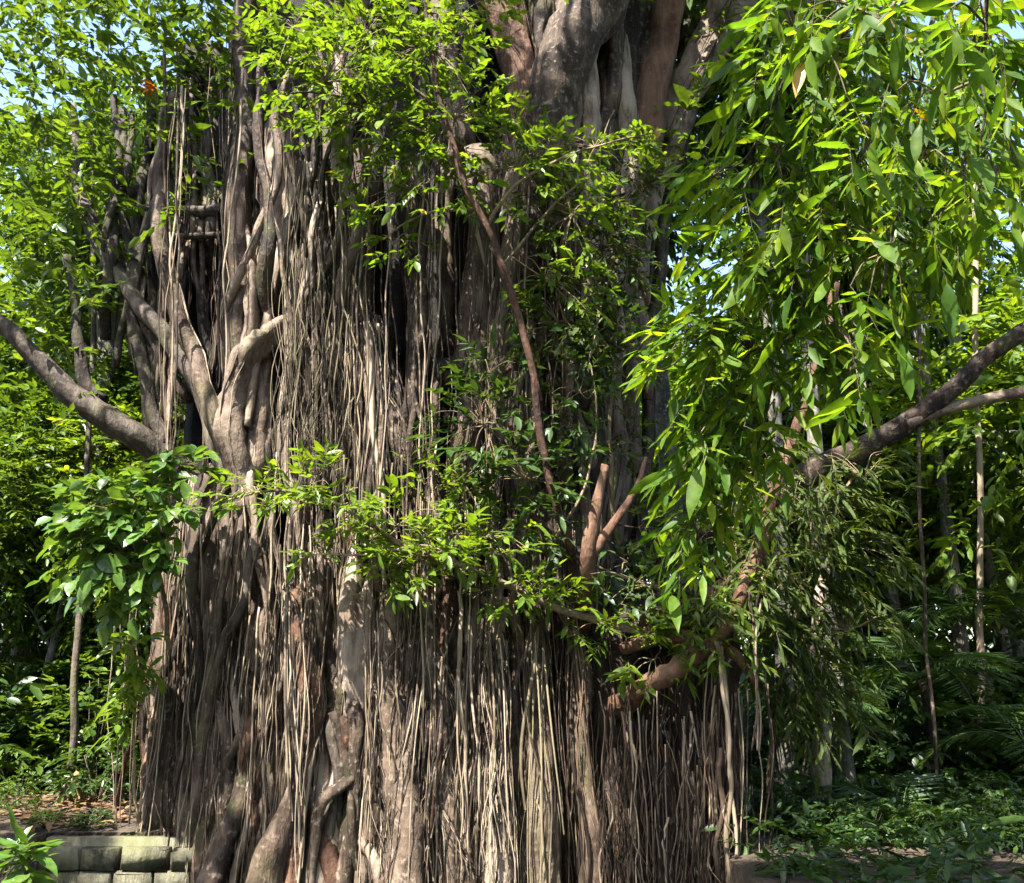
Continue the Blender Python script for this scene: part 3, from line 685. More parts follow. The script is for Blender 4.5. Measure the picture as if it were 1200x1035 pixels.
R_([(842, 752, 9.02), (848, 830, 9.0), (862, 930, 8.98), (858, 1090, 8.9)], [2.2, 2, 2, 2], 'aerial', 8, name='aerial_root')

# --- masses of fine rootlets
def mat_strands(key, n, x0, x1, y0, y1, lay, slant=0, thick=.0038, y0j=110, y1j=0, depth=None, clump=0, sag=7, npt=20):
    if clump:
        cx = rng.uniform(x0, x1, clump); ci = rng.integers(clump, size=n); a = cx[ci] + rng.normal(0, (x1 - x0) / clump * .22, n)
        cp = rng.uniform(0, 6.28, clump)[ci]; cf = rng.uniform(2, 6, clump)[ci]; ca = rng.uniform(3, 11, clump)[ci]; cl = rng.normal(0, .10, clump)[ci]
    else:
        a = rng.uniform(x0, x1, n); cp = ca = cl = np.zeros(n); cf = np.ones(n)
    t0 = y0 + rng.uniform(-1, 1, n) * y0j + (np.abs(rng.normal(0, 1, n)) * 60 if y0j > 60 else 0); t1 = y1 + rng.uniform(-y1j, y1j, n)
    f = np.linspace(0, 1, npt)[None]
    ys = t0[:, None] + (t1 - t0)[:, None] * f
    ph = rng.uniform(0, 6.28, (n, 4)); am = rng.uniform(.3, 1, (n, 2)) * sag * np.exp(rng.normal(0, .5, (n, 1)))
    px = a[:, None] + slant * (ys - t0[:, None]) * rng.uniform(.3, 1.5, (n, 1)) + am[:, :1] * np.sin(f * rng.uniform(2, 7, (n, 1)) + ph[:, :1]) + am[:, 1:] * .4 * np.sin(f * rng.uniform(9, 20, (n, 1)) + ph[:, 1:2])
    px = px + rng.normal(0, .8, px.shape) + ca[:, None] * np.sin(f * cf[:, None] + cp[:, None])
    lay = lay + cl[:, None]
    Y = (front(a) if depth is None else depth * np.ones(n))[:, None] + lay + rng.normal(0, .11, (n, 1)) + .05 * np.sin(f * 8 + ph[:, 2:3])
    W_ = PA(np.stack([px, ys, Y], -1).reshape(-1, 3)).reshape(n, npt, 3)
    R = (thick * np.exp(rng.normal(-.05, .7, n)))[:, None] * np.linspace(1.1, .75, npt)[None]
    strands(FIB[key], W_, R, 4)
mat_strands('fibre', 65, 190, 335, 660, 1100, -.2, -.07, clump=16)
mat_strands('fibre_brown', 54, 195, 335, 660, 1100, -.1, -.06, .005)
mat_strands('fibre', 114, 432, 560, 690, 1100, -.35, -.01, clump=15)
mat_strands('fibre', 81, 560, 700, 700, 1100, -.35, .02, clump=13)
mat_strands('fibre_olive', 87, 560, 705, 690, 1100, -.4, .02, clump=9)
mat_strands('fibre_brown', 65, 430, 720, 690, 1100, -.2, .0, .005)
mat_strands('fibre_olive', 65, 338, 415, 215, 540, -.28, -.02, clump=9, y1j=60, sag=9)
mat_strands('fibre', 30, 300, 420, 230, 640, -.25, -.03, clump=20, y1j=80)
mat_strands('fibre_brown', 18, 405, 600, 190, 660, -.15, -.02, clump=26, y1j=80)
mat_strands('fibre_brown', 30, 590, 740, 130, 660, -.1, -.02, clump=26, y1j=80)
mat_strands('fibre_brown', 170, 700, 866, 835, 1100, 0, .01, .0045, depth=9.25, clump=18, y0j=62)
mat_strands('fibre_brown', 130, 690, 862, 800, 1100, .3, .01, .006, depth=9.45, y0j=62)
mat_strands('fibre', 43, 715, 866, 845, 1100, -.08, .01, .005, depth=9.15, clump=14, y0j=70)
mat_strands('fibre', 32, 340, 425, 600, 1000, -.15, -.01, clump=12, y1j=60)
mat_strands('fibre_brown', 32, 170, 290, 120, 560, 0, -.02, depth=11.0, clump=16, y1j=60)
def fan(key, n, top, bot, thick=.008, knot=6, depth=None):
    """rootlets leaving a knot at top and spreading to bot; (px, py, Y, half-width)"""
    npt = 24; f = np.linspace(0, 1, npt)[None]
    u = rng.uniform(-1, 1, (n, 1)); e = rng.uniform(.55, 1.05, (n, 1)); ff = f * e
    px = top[0] + u * top[3] + (bot[0] - top[0] + u * (bot[3] - top[3])) * ff ** .85 + 4 * np.exp(rng.normal(.2, .5, (n, 1))) * np.sin(ff * rng.uniform(3, 12, (n, 1)) + rng.uniform(0, 6, (n, 1)))
    py = top[1] + rng.uniform(-knot, knot, (n, 1)) + (bot[1] - top[1]) * ff
    Y = top[2] + (bot[2] - top[2]) * ff + rng.normal(0, .06, (n, 1)) - .10 * np.sin(f * 3.1)
    W_ = PA(np.stack([px, py, Y], -1).reshape(-1, 3)).reshape(n, npt, 3)
    strands(FIB[key], W_, (thick * np.exp(rng.normal(0, .5, n)))[:, None] * np.linspace(1.2, .7, npt)[None], 5)
fan('fibre', 46, (434, 374, 9.85, 10), (478, 700, 9.6, 36), .009)
fan('fibre', 30, (440, 380, 9.8, 8), (444, 700, 9.6, 16), .007)
fan('fibre', 40, (350, 630, 9.7, 14), (350, 1000, 9.35, 10), .008, 30)
fan('fibre', 26, (500, 780, 9.5, 18), (470, 1100, 9.2, 40), .007, 60)
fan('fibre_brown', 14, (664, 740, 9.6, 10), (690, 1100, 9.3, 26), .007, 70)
fan('fibre_olive', 12, (630, 740, 9.6, 10), (640, 1100, 9.3, 30), .006, 70)
fan('fibre', 26, (580, 800, 9.5, 10), (588, 1100, 9.2, 26), .007, 60)
for k_, mb_ in FIB.items():
    tag(mb_.build({'fibre': 'tan_rootlets', 'fibre_olive': 'olive_rootlets', 'fibre_brown': 'brown_rootlets'}[k_], M[k_], FIG), kind='stuff')

# --- the fig's own crown; unseen sprays placed and cut to shape sun and shade
def fig_crown():
    r = np.random.default_rng(8)
    lit = [(180, 950, 60), (195, 860, 50), (350, 760, 55), (470, 900, 90), (480, 800, 70), (510, 980, 80), (575, 960, 60), (450, 480, 70), (470, 580, 60), (455, 390, 50), (300, 470, 55), (285, 420, 50), (200, 330, 60), (240, 470, 50),  # spots kept sunlit by leaving crown sprays off their sun rays
           (370, 420, 60), (325, 300, 50), (670, 50, 70), (600, 430, 40), (545, 450, 40), (640, 900, 35), (330, 560, 70), (450, 620, 80), (560, 650, 90), (640, 690, 60), (390, 100, 120), (350, 160, 100), (150, 590, 90), (200, 560, 70), (500, 120, 60), (690, 870, 35), (880, 690, 50), (905, 600, 40), (260, 900, 35)]
    lit = [(x, y, q, float(front(x)) - .3) for x, y, q in lit]
    lit += [(140, 600, 80, 9.1), (170, 650, 50, 9.2), (300, 575, 55, 8.8), (380, 575, 55, 8.9), (480, 640, 80, 9.1), (570, 640, 80, 9.2), (650, 690, 50, 9.3), (730, 730, 50, 9.4), (380, 90, 95, 8.7), (430, 50, 90, 8.8), (340, 40, 60, 8.7), (460, 150, 80, 8.9), (520, 80, 70, 9.0), (600, 190, 60, 9.3), (720, 165, 60, 9.1), (690, 330, 40, 9.5), (660, 500, 40, 9.3), (540, 850, 50, 9.4), (520, 950, 60, 9.3), (450, 830, 40, 9.4),
            (950, 660, 90, 9.8), (1000, 600, 70, 9.8), (930, 760, 60, 9.9), (880, 690, 50, 9.2), (962, 900, 45, 10.8), (150, 800, 60, 10.0), (30, 1000, 50, 7.2), (185, 900, 55, 10.2), (500, 820, 70, 9.4), (470, 950, 80, 9.4), (590, 900, 45, 9.5), (355, 720, 40, 9.5), (690, 900, 30, 9.3), (850, 940, 22, 9.0)]
    pts = np.array([P(x, y, Y_) for x, y, _, Y_ in lit]); rad = np.array([q * Y_ / FPX for _, _, q, Y_ in lit])
    n = 5200
    o = np.stack([r.uniform(-8.5, 5.5, n), r.uniform(3.5, 14.5, n), r.uniform(8.4, 14.5, n)], 1)
    keep = (o[:, 2] > CAMZ + .90 * o[:, 1] + .5) | (o[:, 2] > 12.5)
    # lumpy crown: sprays gather round boughs
    c = np.stack([r.uniform(-8, 5, 60), r.uniform(4, 14, 60), r.uniform(8.5, 14.5, 60)], 1)
    dmin = np.linalg.norm(o[:, None] - c[None], axis=2).min(1)
    keep &= (dmin < 1.35) & ((o[:, 1] < 10.5) | (o[:, 0] > -5.0))
    for p, q in zip(pts, rad):
        v = o - p; t = v @ SUN
        dist = np.linalg.norm(v - t[:, None] * SUN, axis=1)
        keep &= ~((dist < q * 1.0 + .22) & (t > 0))
    o = o[keep]
    shade = [(770, 830), (800, 960), (740, 930), (830, 860), (760, 1010), (640, 300), (690, 350), (660, 450), (700, 250), (720, 450), (620, 520), (680, 560), (70, 450), (130, 492), (20, 395), (100, 470), (45, 425), (500, 330), (430, 290), (530, 400), (400, 500), (240, 700), (260, 800), (400, 780), (610, 800), (740, 100), (600, 60), (560, 850), (430, 900), (310, 950)]  # spots shaded by sprays added out of view toward the sun
    shade += [(70, 1000), (100, 990), (130, 1005), (110, 1030), (60, 965), (120, 960)]
    shade += [(x, y) for x in range(880, 1210, 55) for y in (840, 920, 1000)] + [(x, 1030) for x in range(880, 1210, 40)]
    sp = np.concatenate([P(x, y, (10.6 if x < 150 else 8 if y > 1020 and x > 870 else 11 if x > 870 else 9.2 if x > 725 and y > 700 else float(front(x)) - .2)) + SUN * r.uniform(8, 14, (26, 1)) + r.normal(0, .42, (26, 3)) for x, y in shade])
    okm = (sp[:, 2] > CAMZ + .92 * sp[:, 1] + .4)
    for p, q in zip(pts, rad):
        v = sp - p; t = v @ SUN
        okm &= ~((np.linalg.norm(v - t[:, None] * SUN, axis=1) < q * .8 + .15) & (t > 0))
    o = np.concatenate([o, sp[okm]])
    hang = np.concatenate([PA(np.stack([r.normal(a_, b_, m_), r.normal(c_, d_, m_), r.uniform(10.4, 12.6, m_)], 1)) for a_, b_, c_, d_, m_ in
        ((60, 70, -10, 55, 130), (200, 60, 10, 45, 120), (250, 40, 110, 50, 45), (120, 50, 110, 55, 60), (40, 40, 200, 60, 45), (120, 40, 230, 50, 30), (90, 30, 330, 40, 16), (235, 30, 190, 40, 26), (20, 30, 90, 50, 40), (30, 35, 370, 35, 16), (90, 30, 440, 25, 8), (820, 50, -30, 40, 60), (760, 40, 180, 60, 30))])
    o = np.concatenate([o, hang]); n = len(o)
    d = nrm(r.normal(0, 1, (n, 3)) + np.array([0, 0, .2]))
    Ls = r.uniform(.5, .95, n)
    lv = spray_leaves(o - d * Ls[:, None] * .5, d, Ls, 12, .17, .42, .3, r)
    mb = MB(); bake_leaves(mb, *lv)
    cr = mb.build('crown', M['leaf_mid'], FIG); tag(cr, kind='stuff')
    mb = MB(); twigs(mb, o - d * Ls[:, None] * .5, d, Ls, .3, .006, 4)
    hubs = [P(x, -190, y_) for x, y_ in ((290, 12), (520, 12), (700, 11), (760, 11), (880, 11.2))]
    for q in c:
        if (q[2] < CAMZ + .9 * q[1] + .4): continue
        h = min(hubs, key=lambda a: np.linalg.norm(a - q))
        pa = spline(np.array([h, h * .5 + q * .5 + np.array([0, 0, .5]), q]), 12)
        tube(mb, pa, np.linspace(.11, .02, 12), 7)
    tag(mb.build('crown_branches', M['bark'], FIG), kind='stuff')
fig_crown()

# ------------------------------------------------------------------ leafy growth in front of and beside the trunk
def S(pts, r0, r1, mat='twig'): return (pts, r0, r1, M[mat])
# upright slender shoot crossing the trunk
leafy('slender_sapling', 'slender brown-stemmed sapling with sunlit yellow-green leaves rising before the giant trunk', 'sapling', P(670, 680, 9.5),
      [S([(674, 700, 9.3), (664, 625, 8.7), (642, 560, 8.55), (622, 430, 8.45), (585, 300, 8.4), (545, 215, 8.35), (520, 130, 8.3), (505, 60, 8.3), (495, -40, 8.3)], .05, .024, 'bark_red'),
       S([(632, 470, 8.5), (602, 345, 8.4), (578, 290, 8.4)], .03, .02, 'bark_red'),
       S([(545, 215, 8.7), (500, 160, 8.6), (440, 130, 8.4), (380, 110, 8.2), (330, 110, 8.1)], .03, .010),
       S([(520, 130, 8.5), (450, 80, 8.4), (400, 50, 8.3), (350, 20, 8.2)], .025, .010),
       S([(570, 270, 8.85), (600, 220, 8.8), (650, 190, 8.7), (720, 165, 8.6), (770, 155, 8.5)], .025, .008),
       S([(590, 310, 8.9), (640, 250, 8.9), (690, 200, 8.9), (720, 130, 8.9)], .022, .008),
       S([(560, 245, 8.8), (500, 250, 8.7), (450, 280, 8.6)], .02, .008)],
      [(380, 90, 8.2, 75, 65, .4, 96, (-.5, -.3, .1)), (340, 40, 8.2, 50, 45, .4, 40, (-.5, -.3, .1)), (430, 40, 8.35, 80, 50, .4, 71, (-.3, -.2, .3)), (430, 150, 8.4, 80, 50, .4, 61, (-.4, -.3, -.2)),
       (510, 60, 8.4, 80, 70, .4, 76, (0, -.3, .3)), (540, 140, 8.6, 80, 60, .4, 61, (.1, -.3, .1)), (480, 210, 8.6, 90, 50, .4, 51, (-.3, -.3, -.1)), (600, 190, 8.8, 70, 60, .4, 45, (.3, -.2, .1)),
       (690, 170, 8.7, 80, 35, .3, 40, (.7, -.2, .1)), (560, 20, 8.4, 40, 40, .3, 25, (.3, -.2, .3)), (680, 260, 8.9, 60, 60, .3, 45, (.3, -.2, -.2)), (660, 340, 8.95, 60, 50, .3, 36, (.3, -.2, -.3)), (470, 285, 8.6, 40, 20, .2, 8, (-.6, -.2, -.1))],
      M['leaf_bright'], .12, .38, M['twig'], k=8, L=.30, droop=.35, seed=21, yellow=3, dy=.55)
# reaching horizontal branch with leaves
leafy('leafy_branch', 'long horizontal leafy branch reaching across the trunk above the hanging roots', 'branch', P(810, 760, 9.1),
      [S([(815, 762, 9.15), (740, 738, 8.9), (660, 715, 8.7), (600, 688, 8.6), (540, 662, 8.5), (480, 645, 8.4), (430, 612, 8.3), (380, 585, 8.2), (320, 575, 8.15), (255, 590, 8.1)], .05, .010, 'twig'),
       S([(540, 662, 8.5), (500, 640, 8.4), (430, 650, 8.3), (345, 648, 8.2)], .02, .010, 'bark_pale'),
       S([(600, 688, 8.6), (590, 640, 8.6), (560, 590, 8.7), (530, 550, 8.8)], .018, .008)],
      [(300, 572, 8.15, 55, 28, .25, 22, (-.7, -.4, .1)), (370, 560, 8.2, 50, 28, .25, 20, (-.3, -.4, .3)), (395, 600, 8.2, 50, 25, .25, 14, (-.3, -.5, -.1)), (500, 650, 8.35, 70, 32, .3, 44, (-.3, -.5, .2)), (470, 610, 8.4, 60, 30, .3, 22, (-.3, -.4, .2)),
       (560, 630, 8.45, 70, 36, .3, 40, (.1, -.5, .2)), (600, 690, 8.5, 60, 26, .3, 22, (.2, -.5, 0)), (650, 690, 8.6, 40, 22, .2, 14, (.4, -.4, .1)), (370, 655, 8.2, 26, 22, .2, 6, (-.3, -.4, -.2)), (455, 675, 8.3, 30, 24, .2, 12, (-.2, -.4, -.4)),
       (540, 560, 8.7, 60, 40, .3, 26, (0, -.4, .3)), (720, 730, 8.8, 70, 26, .3, 24, (.3, -.5, .1)), (800, 745, 8.6, 60, 24, .2, 24, (.3, -.5, .1)), (840, 760, 8.4, 50, 25, .15, 16, (.3, -.5, -.2)), (770, 790, 8.5, 50, 20, .15, 10, (.1, -.5, -.3)), (860, 690, 8.3, 35, 30, .15, 12, (.2, -.5, -.2))],
      M['leaf_bright'], .13, .31, M['twig'], k=9, L=.30, droop=.22, seed=22, dy=.7)
# shaded growth on the trunk
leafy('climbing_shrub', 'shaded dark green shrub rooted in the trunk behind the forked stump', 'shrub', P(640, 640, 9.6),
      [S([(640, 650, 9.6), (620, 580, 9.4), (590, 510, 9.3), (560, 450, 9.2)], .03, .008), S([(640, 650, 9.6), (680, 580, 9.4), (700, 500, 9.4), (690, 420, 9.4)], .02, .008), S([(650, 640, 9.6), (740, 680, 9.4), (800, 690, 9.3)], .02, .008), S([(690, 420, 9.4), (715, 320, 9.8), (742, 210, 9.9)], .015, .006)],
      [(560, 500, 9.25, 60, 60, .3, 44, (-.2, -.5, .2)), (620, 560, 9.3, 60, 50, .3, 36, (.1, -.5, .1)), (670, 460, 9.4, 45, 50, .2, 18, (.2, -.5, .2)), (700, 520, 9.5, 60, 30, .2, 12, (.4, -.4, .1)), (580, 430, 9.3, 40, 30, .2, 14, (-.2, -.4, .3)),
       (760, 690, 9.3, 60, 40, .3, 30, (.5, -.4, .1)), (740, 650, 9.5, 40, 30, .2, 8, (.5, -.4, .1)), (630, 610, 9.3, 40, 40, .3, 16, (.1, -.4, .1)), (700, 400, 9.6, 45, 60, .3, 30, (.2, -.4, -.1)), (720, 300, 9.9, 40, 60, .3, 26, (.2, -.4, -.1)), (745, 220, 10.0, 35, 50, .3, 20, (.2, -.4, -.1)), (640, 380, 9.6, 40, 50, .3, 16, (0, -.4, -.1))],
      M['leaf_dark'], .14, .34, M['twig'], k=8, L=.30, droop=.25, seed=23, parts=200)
leafy('trailing_shrub', 'fine-leaved olive green shrub trailing down the shaded side of the giant trunk', 'shrub', P(720, 640, 9.9),
      [S([(725, 650, 10.0), (715, 540, 9.7), (720, 420, 9.8), (735, 300, 10.0), (750, 180, 10.2)], .03, .008), S([(718, 480, 9.75), (670, 400, 9.5), (640, 300, 9.5)], .015, .006)],
      [(740, 220, 10.1, 40, 60, .3, 34, (.2, -.4, -.3)), (735, 330, 10.0, 40, 60, .3, 36, (.2, -.4, -.4)), (690, 290, 9.7, 45, 60, .3, 32, (-.1, -.4, -.4)), (650, 380, 9.5, 50, 50, .3, 30, (-.1, -.4, -.3)), (715, 430, 9.8, 50, 50, .3, 36, (.2, -.4, -.4)), (740, 520, 9.8, 40, 40, .2, 16, (.2, -.4, -.3)), (650, 500, 9.5, 40, 40, .2, 12, (-.1, -.4, -.2)), (765, 620, 9.6, 40, 50, .3, 28, (.3, -.4, -.3)), (640, 240, 9.5, 40, 40, .3, 20, (-.1, -.4, -.3))],
      M['leaf_olive'], .10, .30, M['twig'], k=10, L=.30, droop=.35, seed=41, parts=120)
# broad-leaved bush by the dark limb
leafy('broad_leaved_shrub', 'broad-leaved shrub with glossy sunlit leaves below the dark side limb', 'shrub', P(190, 720, 9.9),
      [S([(200, 760, 9.9), (190, 690, 9.6), (170, 620, 9.3), (150, 570, 9.1)], .03, .010), S([(185, 660, 9.5), (205, 600, 9.4), (222, 545, 9.4)], .02, .008), S([(180, 650, 9.4), (130, 640, 9.1), (95, 640, 9.0)], .02, .008)],
      [(130, 590, 9.1, 60, 35, .3, 34, (-.4, -.5, .2)), (160, 630, 9.2, 60, 40, .3, 36, (-.1, -.5, -.1)), (105, 640, 9.0, 40, 35, .3, 22, (-.5, -.5, -.1)), (205, 545, 9.4, 45, 25, .2, 18, (.2, -.5, .3)), (190, 590, 9.3, 40, 35, .3, 18, (.1, -.5, 0)), (140, 680, 9.2, 50, 30, .3, 20, (-.1, -.5, -.3))],
      M['leaf_broad'], .17, .62, M['twig'], k=6, L=.30, droop=.45, seed=24, parts=280)
leafy('young_plant', 'young bright green plant with pointed leaves against the left trunk roots', 'plant', P(165, 960, 10.3),
      [S([(160, 965, 10.3), (158, 880, 10.2), (155, 800, 10.1), (150, 750, 10.0)], .02, .006)],
      [(146, 790, 10.0, 24, 45, .2, 12, (-.5, -.4, -.1)), (146, 850, 10.1, 18, 45, .2, 6, (-.4, -.4, -.1)), (160, 760, 10.0, 25, 25, .2, 8, (0, -.4, .3))],
      M['leaf_bright'], .20, .26, M['twig'], k=7, L=.35, droop=.4, seed=25, parts=150)
leafy('rosette_plant', 'small rosette plant with long pale green leaves at the pool corner', 'plant', P(28, 1075, 7.2),
      [S([(28, 1090, 7.2), (30, 1030, 7.2), (32, 1000, 7.2)], .02, .010)],
      [(30, 1005, 7.2, 16, 14, .1, 7, (0, -.3, .5)), (25, 1040, 7.2, 25, 16, .1, 5, (-.3, -.4, .1))],
      M['leaf_broad'], .22, .34, M['twig'], k=6, L=.20, droop=.25, seed=26, parts=120, spread=1.2)
# orange withering tuft
leafy('orange_tuft', 'small tuft of orange withered leaves above the pale forked root', 'plant', P(183, 118, 10.7),
      [S([(186, 122, 10.7), (183, 106, 10.65)], .012, .006)], [(180, 102, 10.6, 9, 4, .05, 4, (-.2, -.4, .4))],
      M['leaf_orange'], .11, .3, M['twig'], k=6, L=.1, droop=.2, seed=27, parts=60)
# feathery olive growth on the shaded side
leafy('feathery_shrub', 'olive narrow-leaved shrub hanging behind the reddish limb above the dark undergrowth', 'shrub', P(905, 860, 10.2),
      [S([(900, 1080, 10.6), (905, 860, 10.3), (930, 740, 10.1), (960, 620, 9.9), (1000, 560, 9.8)], .04, .012), S([(905, 850, 10.2), (970, 760, 10.0), (1030, 720, 9.9)], .03, .010), S([(930, 740, 10.1), (890, 680, 9.9), (880, 600, 9.8)], .02, .008), S([(960, 620, 9.9), (940, 560, 9.8), (900, 480, 9.8)], .02, .008)],
      [(960, 600, 9.8, 60, 45, .3, 46, (.7, -.4, -.3)), (1000, 650, 9.8, 60, 50, .3, 46, (.6, -.4, -.3)), (930, 680, 9.9, 60, 50, .3, 46, (.3, -.4, -.4)), (990, 740, 9.9, 70, 50, .3, 50, (.5, -.4, -.4)), (930, 780, 10.0, 50, 60, .3, 44, (.1, -.4, -.5)), (900, 560, 9.8, 50, 60, .3, 36, (.2, -.4, -.4)), (900, 720, 9.8, 40, 50, .3, 26, (.1, -.4, -.5)), (1020, 560, 9.8, 50, 40, .3, 26, (.6, -.4, -.3)), (970, 820, 10.0, 60, 40, .3, 34, (.3, -.4, -.4)), (850, 640, 9.6, 40, 40, .3, 20, (.1, -.4, -.3)), (880, 600, 8.95, 25, 40, .1, 8, (-.2, -.5, -.4)), (950, 560, 8.9, 20, 50, .1, 8, (-.1, -.5, -.4)), (840, 715, 8.95, 30, 20, .1, 8, (-.1, -.5, -.4)), (905, 680, 9.0, 30, 40, .1, 14, (.2, -.5, -.4))],
      M['leaf_olive'], .17, .20, M['twig'], k=11, L=.42, droop=.45, seed=28, parts=250)

# ------------------------------------------------------------------ the drooping bough near the viewer and its tree
leafy('drooping_tree', 'drooping tree with large glossy bright green leaves hanging beside the giant trunk', 'tree', (6.6, 5.0, 0),
      [([(1900, 1180, 5.2), (1880, 700, 5.2), (1860, 200, 5.2), (1800, -250, 5.2)], .22, .16, M['trunk_grey']),
       ([(1800, -250, 5.2), (1500, -330, 5.0), (1250, -250, 4.8), (1080, -160, 4.6), (960, -120, 4.6)], .13, .03, M['trunk_grey']),
       S([(1080, -160, 4.6), (1055, -20, 4.5), (1020, 130, 4.5), (1000, 200, 4.5), (945, 285, 4.6), (870, 340, 4.8), (800, 420, 5.0), (755, 438, 5.1)], .022, .004, 'trunk_dark'),
       S([(1180, -200, 4.7), (1105, -20, 4.2), (1085, 80, 4.2), (1062, 200, 4.2), (1045, 290, 4.3), (1015, 390, 4.4), (985, 470, 4.5)], .018, .004, 'trunk_dark'),
       S([(1180, -200, 4.7), (1120, -60, 3.3), (1040, 10, 3.1), (1010, 60, 3.1)], .012, .004, 'trunk_dark'), S([(1250, -250, 4.8), (1170, -40, 3.2), (1150, 90, 3.2), (1160, 200, 3.3)], .012, .004, 'trunk_dark'),
       S([(992, 215, 4.5), (996, 300, 4.5), (1010, 350, 4.5)], .009, .004, 'trunk_dark'),
       S([(990, -130, 4.6), (950, 0, 4.4), (920, 80, 4.4), (880, 180, 4.7), (815, 215, 5.0)], .014, .004, 'trunk_dark'),
       S([(945, 285, 4.6), (905, 400, 4.9), (860, 490, 5.1), (815, 570, 5.3), (795, 650, 5.4)], .012, .004, 'trunk_dark'),
       S([(1250, -250, 4.8), (1170, 0, 4.0), (1150, 100, 4.0), (1130, 200, 4.0), (1118, 300, 4.1)], .016, .004, 'trunk_dark'),
       S([(905, 400, 4.9), (895, 500, 5.1), (880, 580, 5.3)], .008, .004, 'trunk_dark')],
      [(930, 40, 4.4, 60, 60, .3, 31, (-.3, -.2, -.9)), (890, 110, 4.6, 40, 60, .3, 18, (-.4, -.2, -.8)), (990, 60, 4.3, 60, 80, .3, 29, (0, -.2, -1)), (1060, 60, 4.1, 60, 80, .3, 27, (.1, -.2, -1)), (1140, 60, 3.8, 60, 80, .3, 25, (.1, -.1, -1)), (1190, 130, 3.9, 40, 100, .3, 17, (.2, -.1, -1)),
       (1000, 180, 4.4, 70, 60, .3, 27, (-.1, -.2, -1)), (1090, 190, 4.1, 60, 60, .3, 22, (.1, -.2, -1)), (920, 200, 4.6, 60, 60, .3, 25, (-.4, -.2, -.8)), (840, 215, 4.9, 45, 35, .3, 18, (-.7, -.2, -.5)), (960, 290, 4.6, 70, 60, .3, 31, (-.2, -.3, -.9)), (1050, 300, 4.3, 60, 70, .3, 25, (0, -.2, -1)),
       (870, 310, 4.8, 60, 50, .3, 27, (-.6, -.3, -.6)), (800, 400, 5.0, 50, 40, .3, 22, (-.7, -.3, -.5)), (870, 410, 5.0, 60, 60, .3, 31, (-.4, -.3, -.8)), (940, 400, 4.8, 50, 60, .3, 22, (-.1, -.3, -1)), (1005, 420, 4.5, 40, 50, .3, 14, (0, -.2, -1)), (840, 490, 5.1, 55, 50, .3, 27, (-.5, -.3, -.7)), (820, 570, 5.3, 45, 50, .3, 22, (-.4, -.3, -.8)), (800, 630, 5.4, 28, 35, .3, 14, (-.4, -.3, -.8)), (890, 540, 5.2, 40, 50, .3, 17, (0, -.3, -1)), (1130, 260, 4.1, 40, 50, .3, 12, (0, -.2, -1)), (1010, 20, 3.1, 90, 40, .2, 10, (-.2, -.2, -1)), (1150, 30, 3.0, 60, 60, .2, 9, (0, -.2, -1)), (1080, 120, 3.3, 70, 50, .2, 6, (-.1, -.2, -1)), (1170, 210, 3.4, 40, 50, .2, 5, (.1, -.2, -1))],
      M['leaf_bough'], .15, .27, M['twig'], k=8, L=.28, droop=.35, seed=31, stem_name='branch', sz=.3, yellow=6)

# ------------------------------------------------------------------ background: trees, shrubs, palms
def crown_mesh(name, mat, rx, rz, nl, ns, leaf, wr, seed, droop=.35, k=11, L=.75):
    r = np.random.default_rng(seed)
    c = r.normal(0, 1, (nl, 3)); c = nrm(c) * r.uniform(.35, 1, (nl, 1)) * np.array([rx, rx, rz]) * .8
    rad = r.uniform(.45, .8, nl) * rx * .55
    i = r.integers(nl, size=ns)
    dirs = nrm(r.normal(0, 1, (ns, 3)) + np.array([0, 0, .25]))
    o = c[i] + dirs * (rad[i] * r.uniform(.55, 1.05, ns))[:, None] * np.array([1, 1, .75])
    d = nrm(dirs + r.normal(0, .45, (ns, 3)) + nrm(o) * .5)
    Ls = r.uniform(.6, 1.2, ns) * L
    mb = MB(); bake_leaves(mb, *spray_leaves(o, d, Ls, k, leaf, wr, droop, r))
    twigs(mb, o, d, Ls, droop, .008, 4) if False else None
    me, _ = mb.mesh(name, mat, True, np.zeros(3))
    return me, c
def trunk_mesh(name, mat, h, r0, c, seed, lean=.3, limbs=True):
    r = np.random.default_rng(seed); n = 16
    t = np.linspace(0, 1, n)
    p = np.stack([lean * t + .15 * np.sin(t * 5 + r.uniform(0, 6)), .15 * np.sin(t * 4 + r.uniform(0, 6)), t * h - .3], 1)
    mb = MB(); tube(mb, p, r0 * (1.25 - .75 * t) * np.where(t < .1, 1.2, 1), 12, .08, .03)
    if limbs:
        for q in c[:9]:
            st = p[int(r.integers(9, n))]; e = q + np.array([lean, 0, h])
            mid = st * .5 + e * .5 + np.array([0, 0, .25])
            tube(mb, spline(np.array([st, mid, e]), 8), np.linspace(r0 * .4, r0 * .08, 8), 7, 0, .04)
    me, _ = mb.mesh(name, mat, True, np.zeros(3)); return me

KINDS = []
def kind(leafmat, barkmat, rx, rz, nl, ns, leaf, wr, h, r0, seed, **kw):
    cm, c = crown_mesh('crown', M[leafmat], rx, rz, nl, ns, leaf, wr, seed, **kw)
    tm = trunk_mesh('trunk', M[barkmat], h, r0, c, seed)
    KINDS.append((tm, cm, h)); return len(KINDS) - 1
K_sun = kind('leaf_bright', 'trunk_grey', 3.0, 3.2, 26, 720, .19, .42, 5.0, .13, 101)
K_mid = kind('leaf_mid', 'trunk_grey', 3.1, 3.5, 26, 800, .19, .40, 6.0, .14, 102)
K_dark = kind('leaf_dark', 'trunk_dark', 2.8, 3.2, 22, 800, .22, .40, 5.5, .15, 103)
K_tall = kind('leaf_mid', 'trunk_grey', 2.6, 2.2, 18, 1000, .20, .40, 11.5, .20, 104)
K_olive = kind('leaf_olive', 'trunk_dark', 2.4, 2.6, 20, 1200, .20, .30, 6.0, .14, 105)
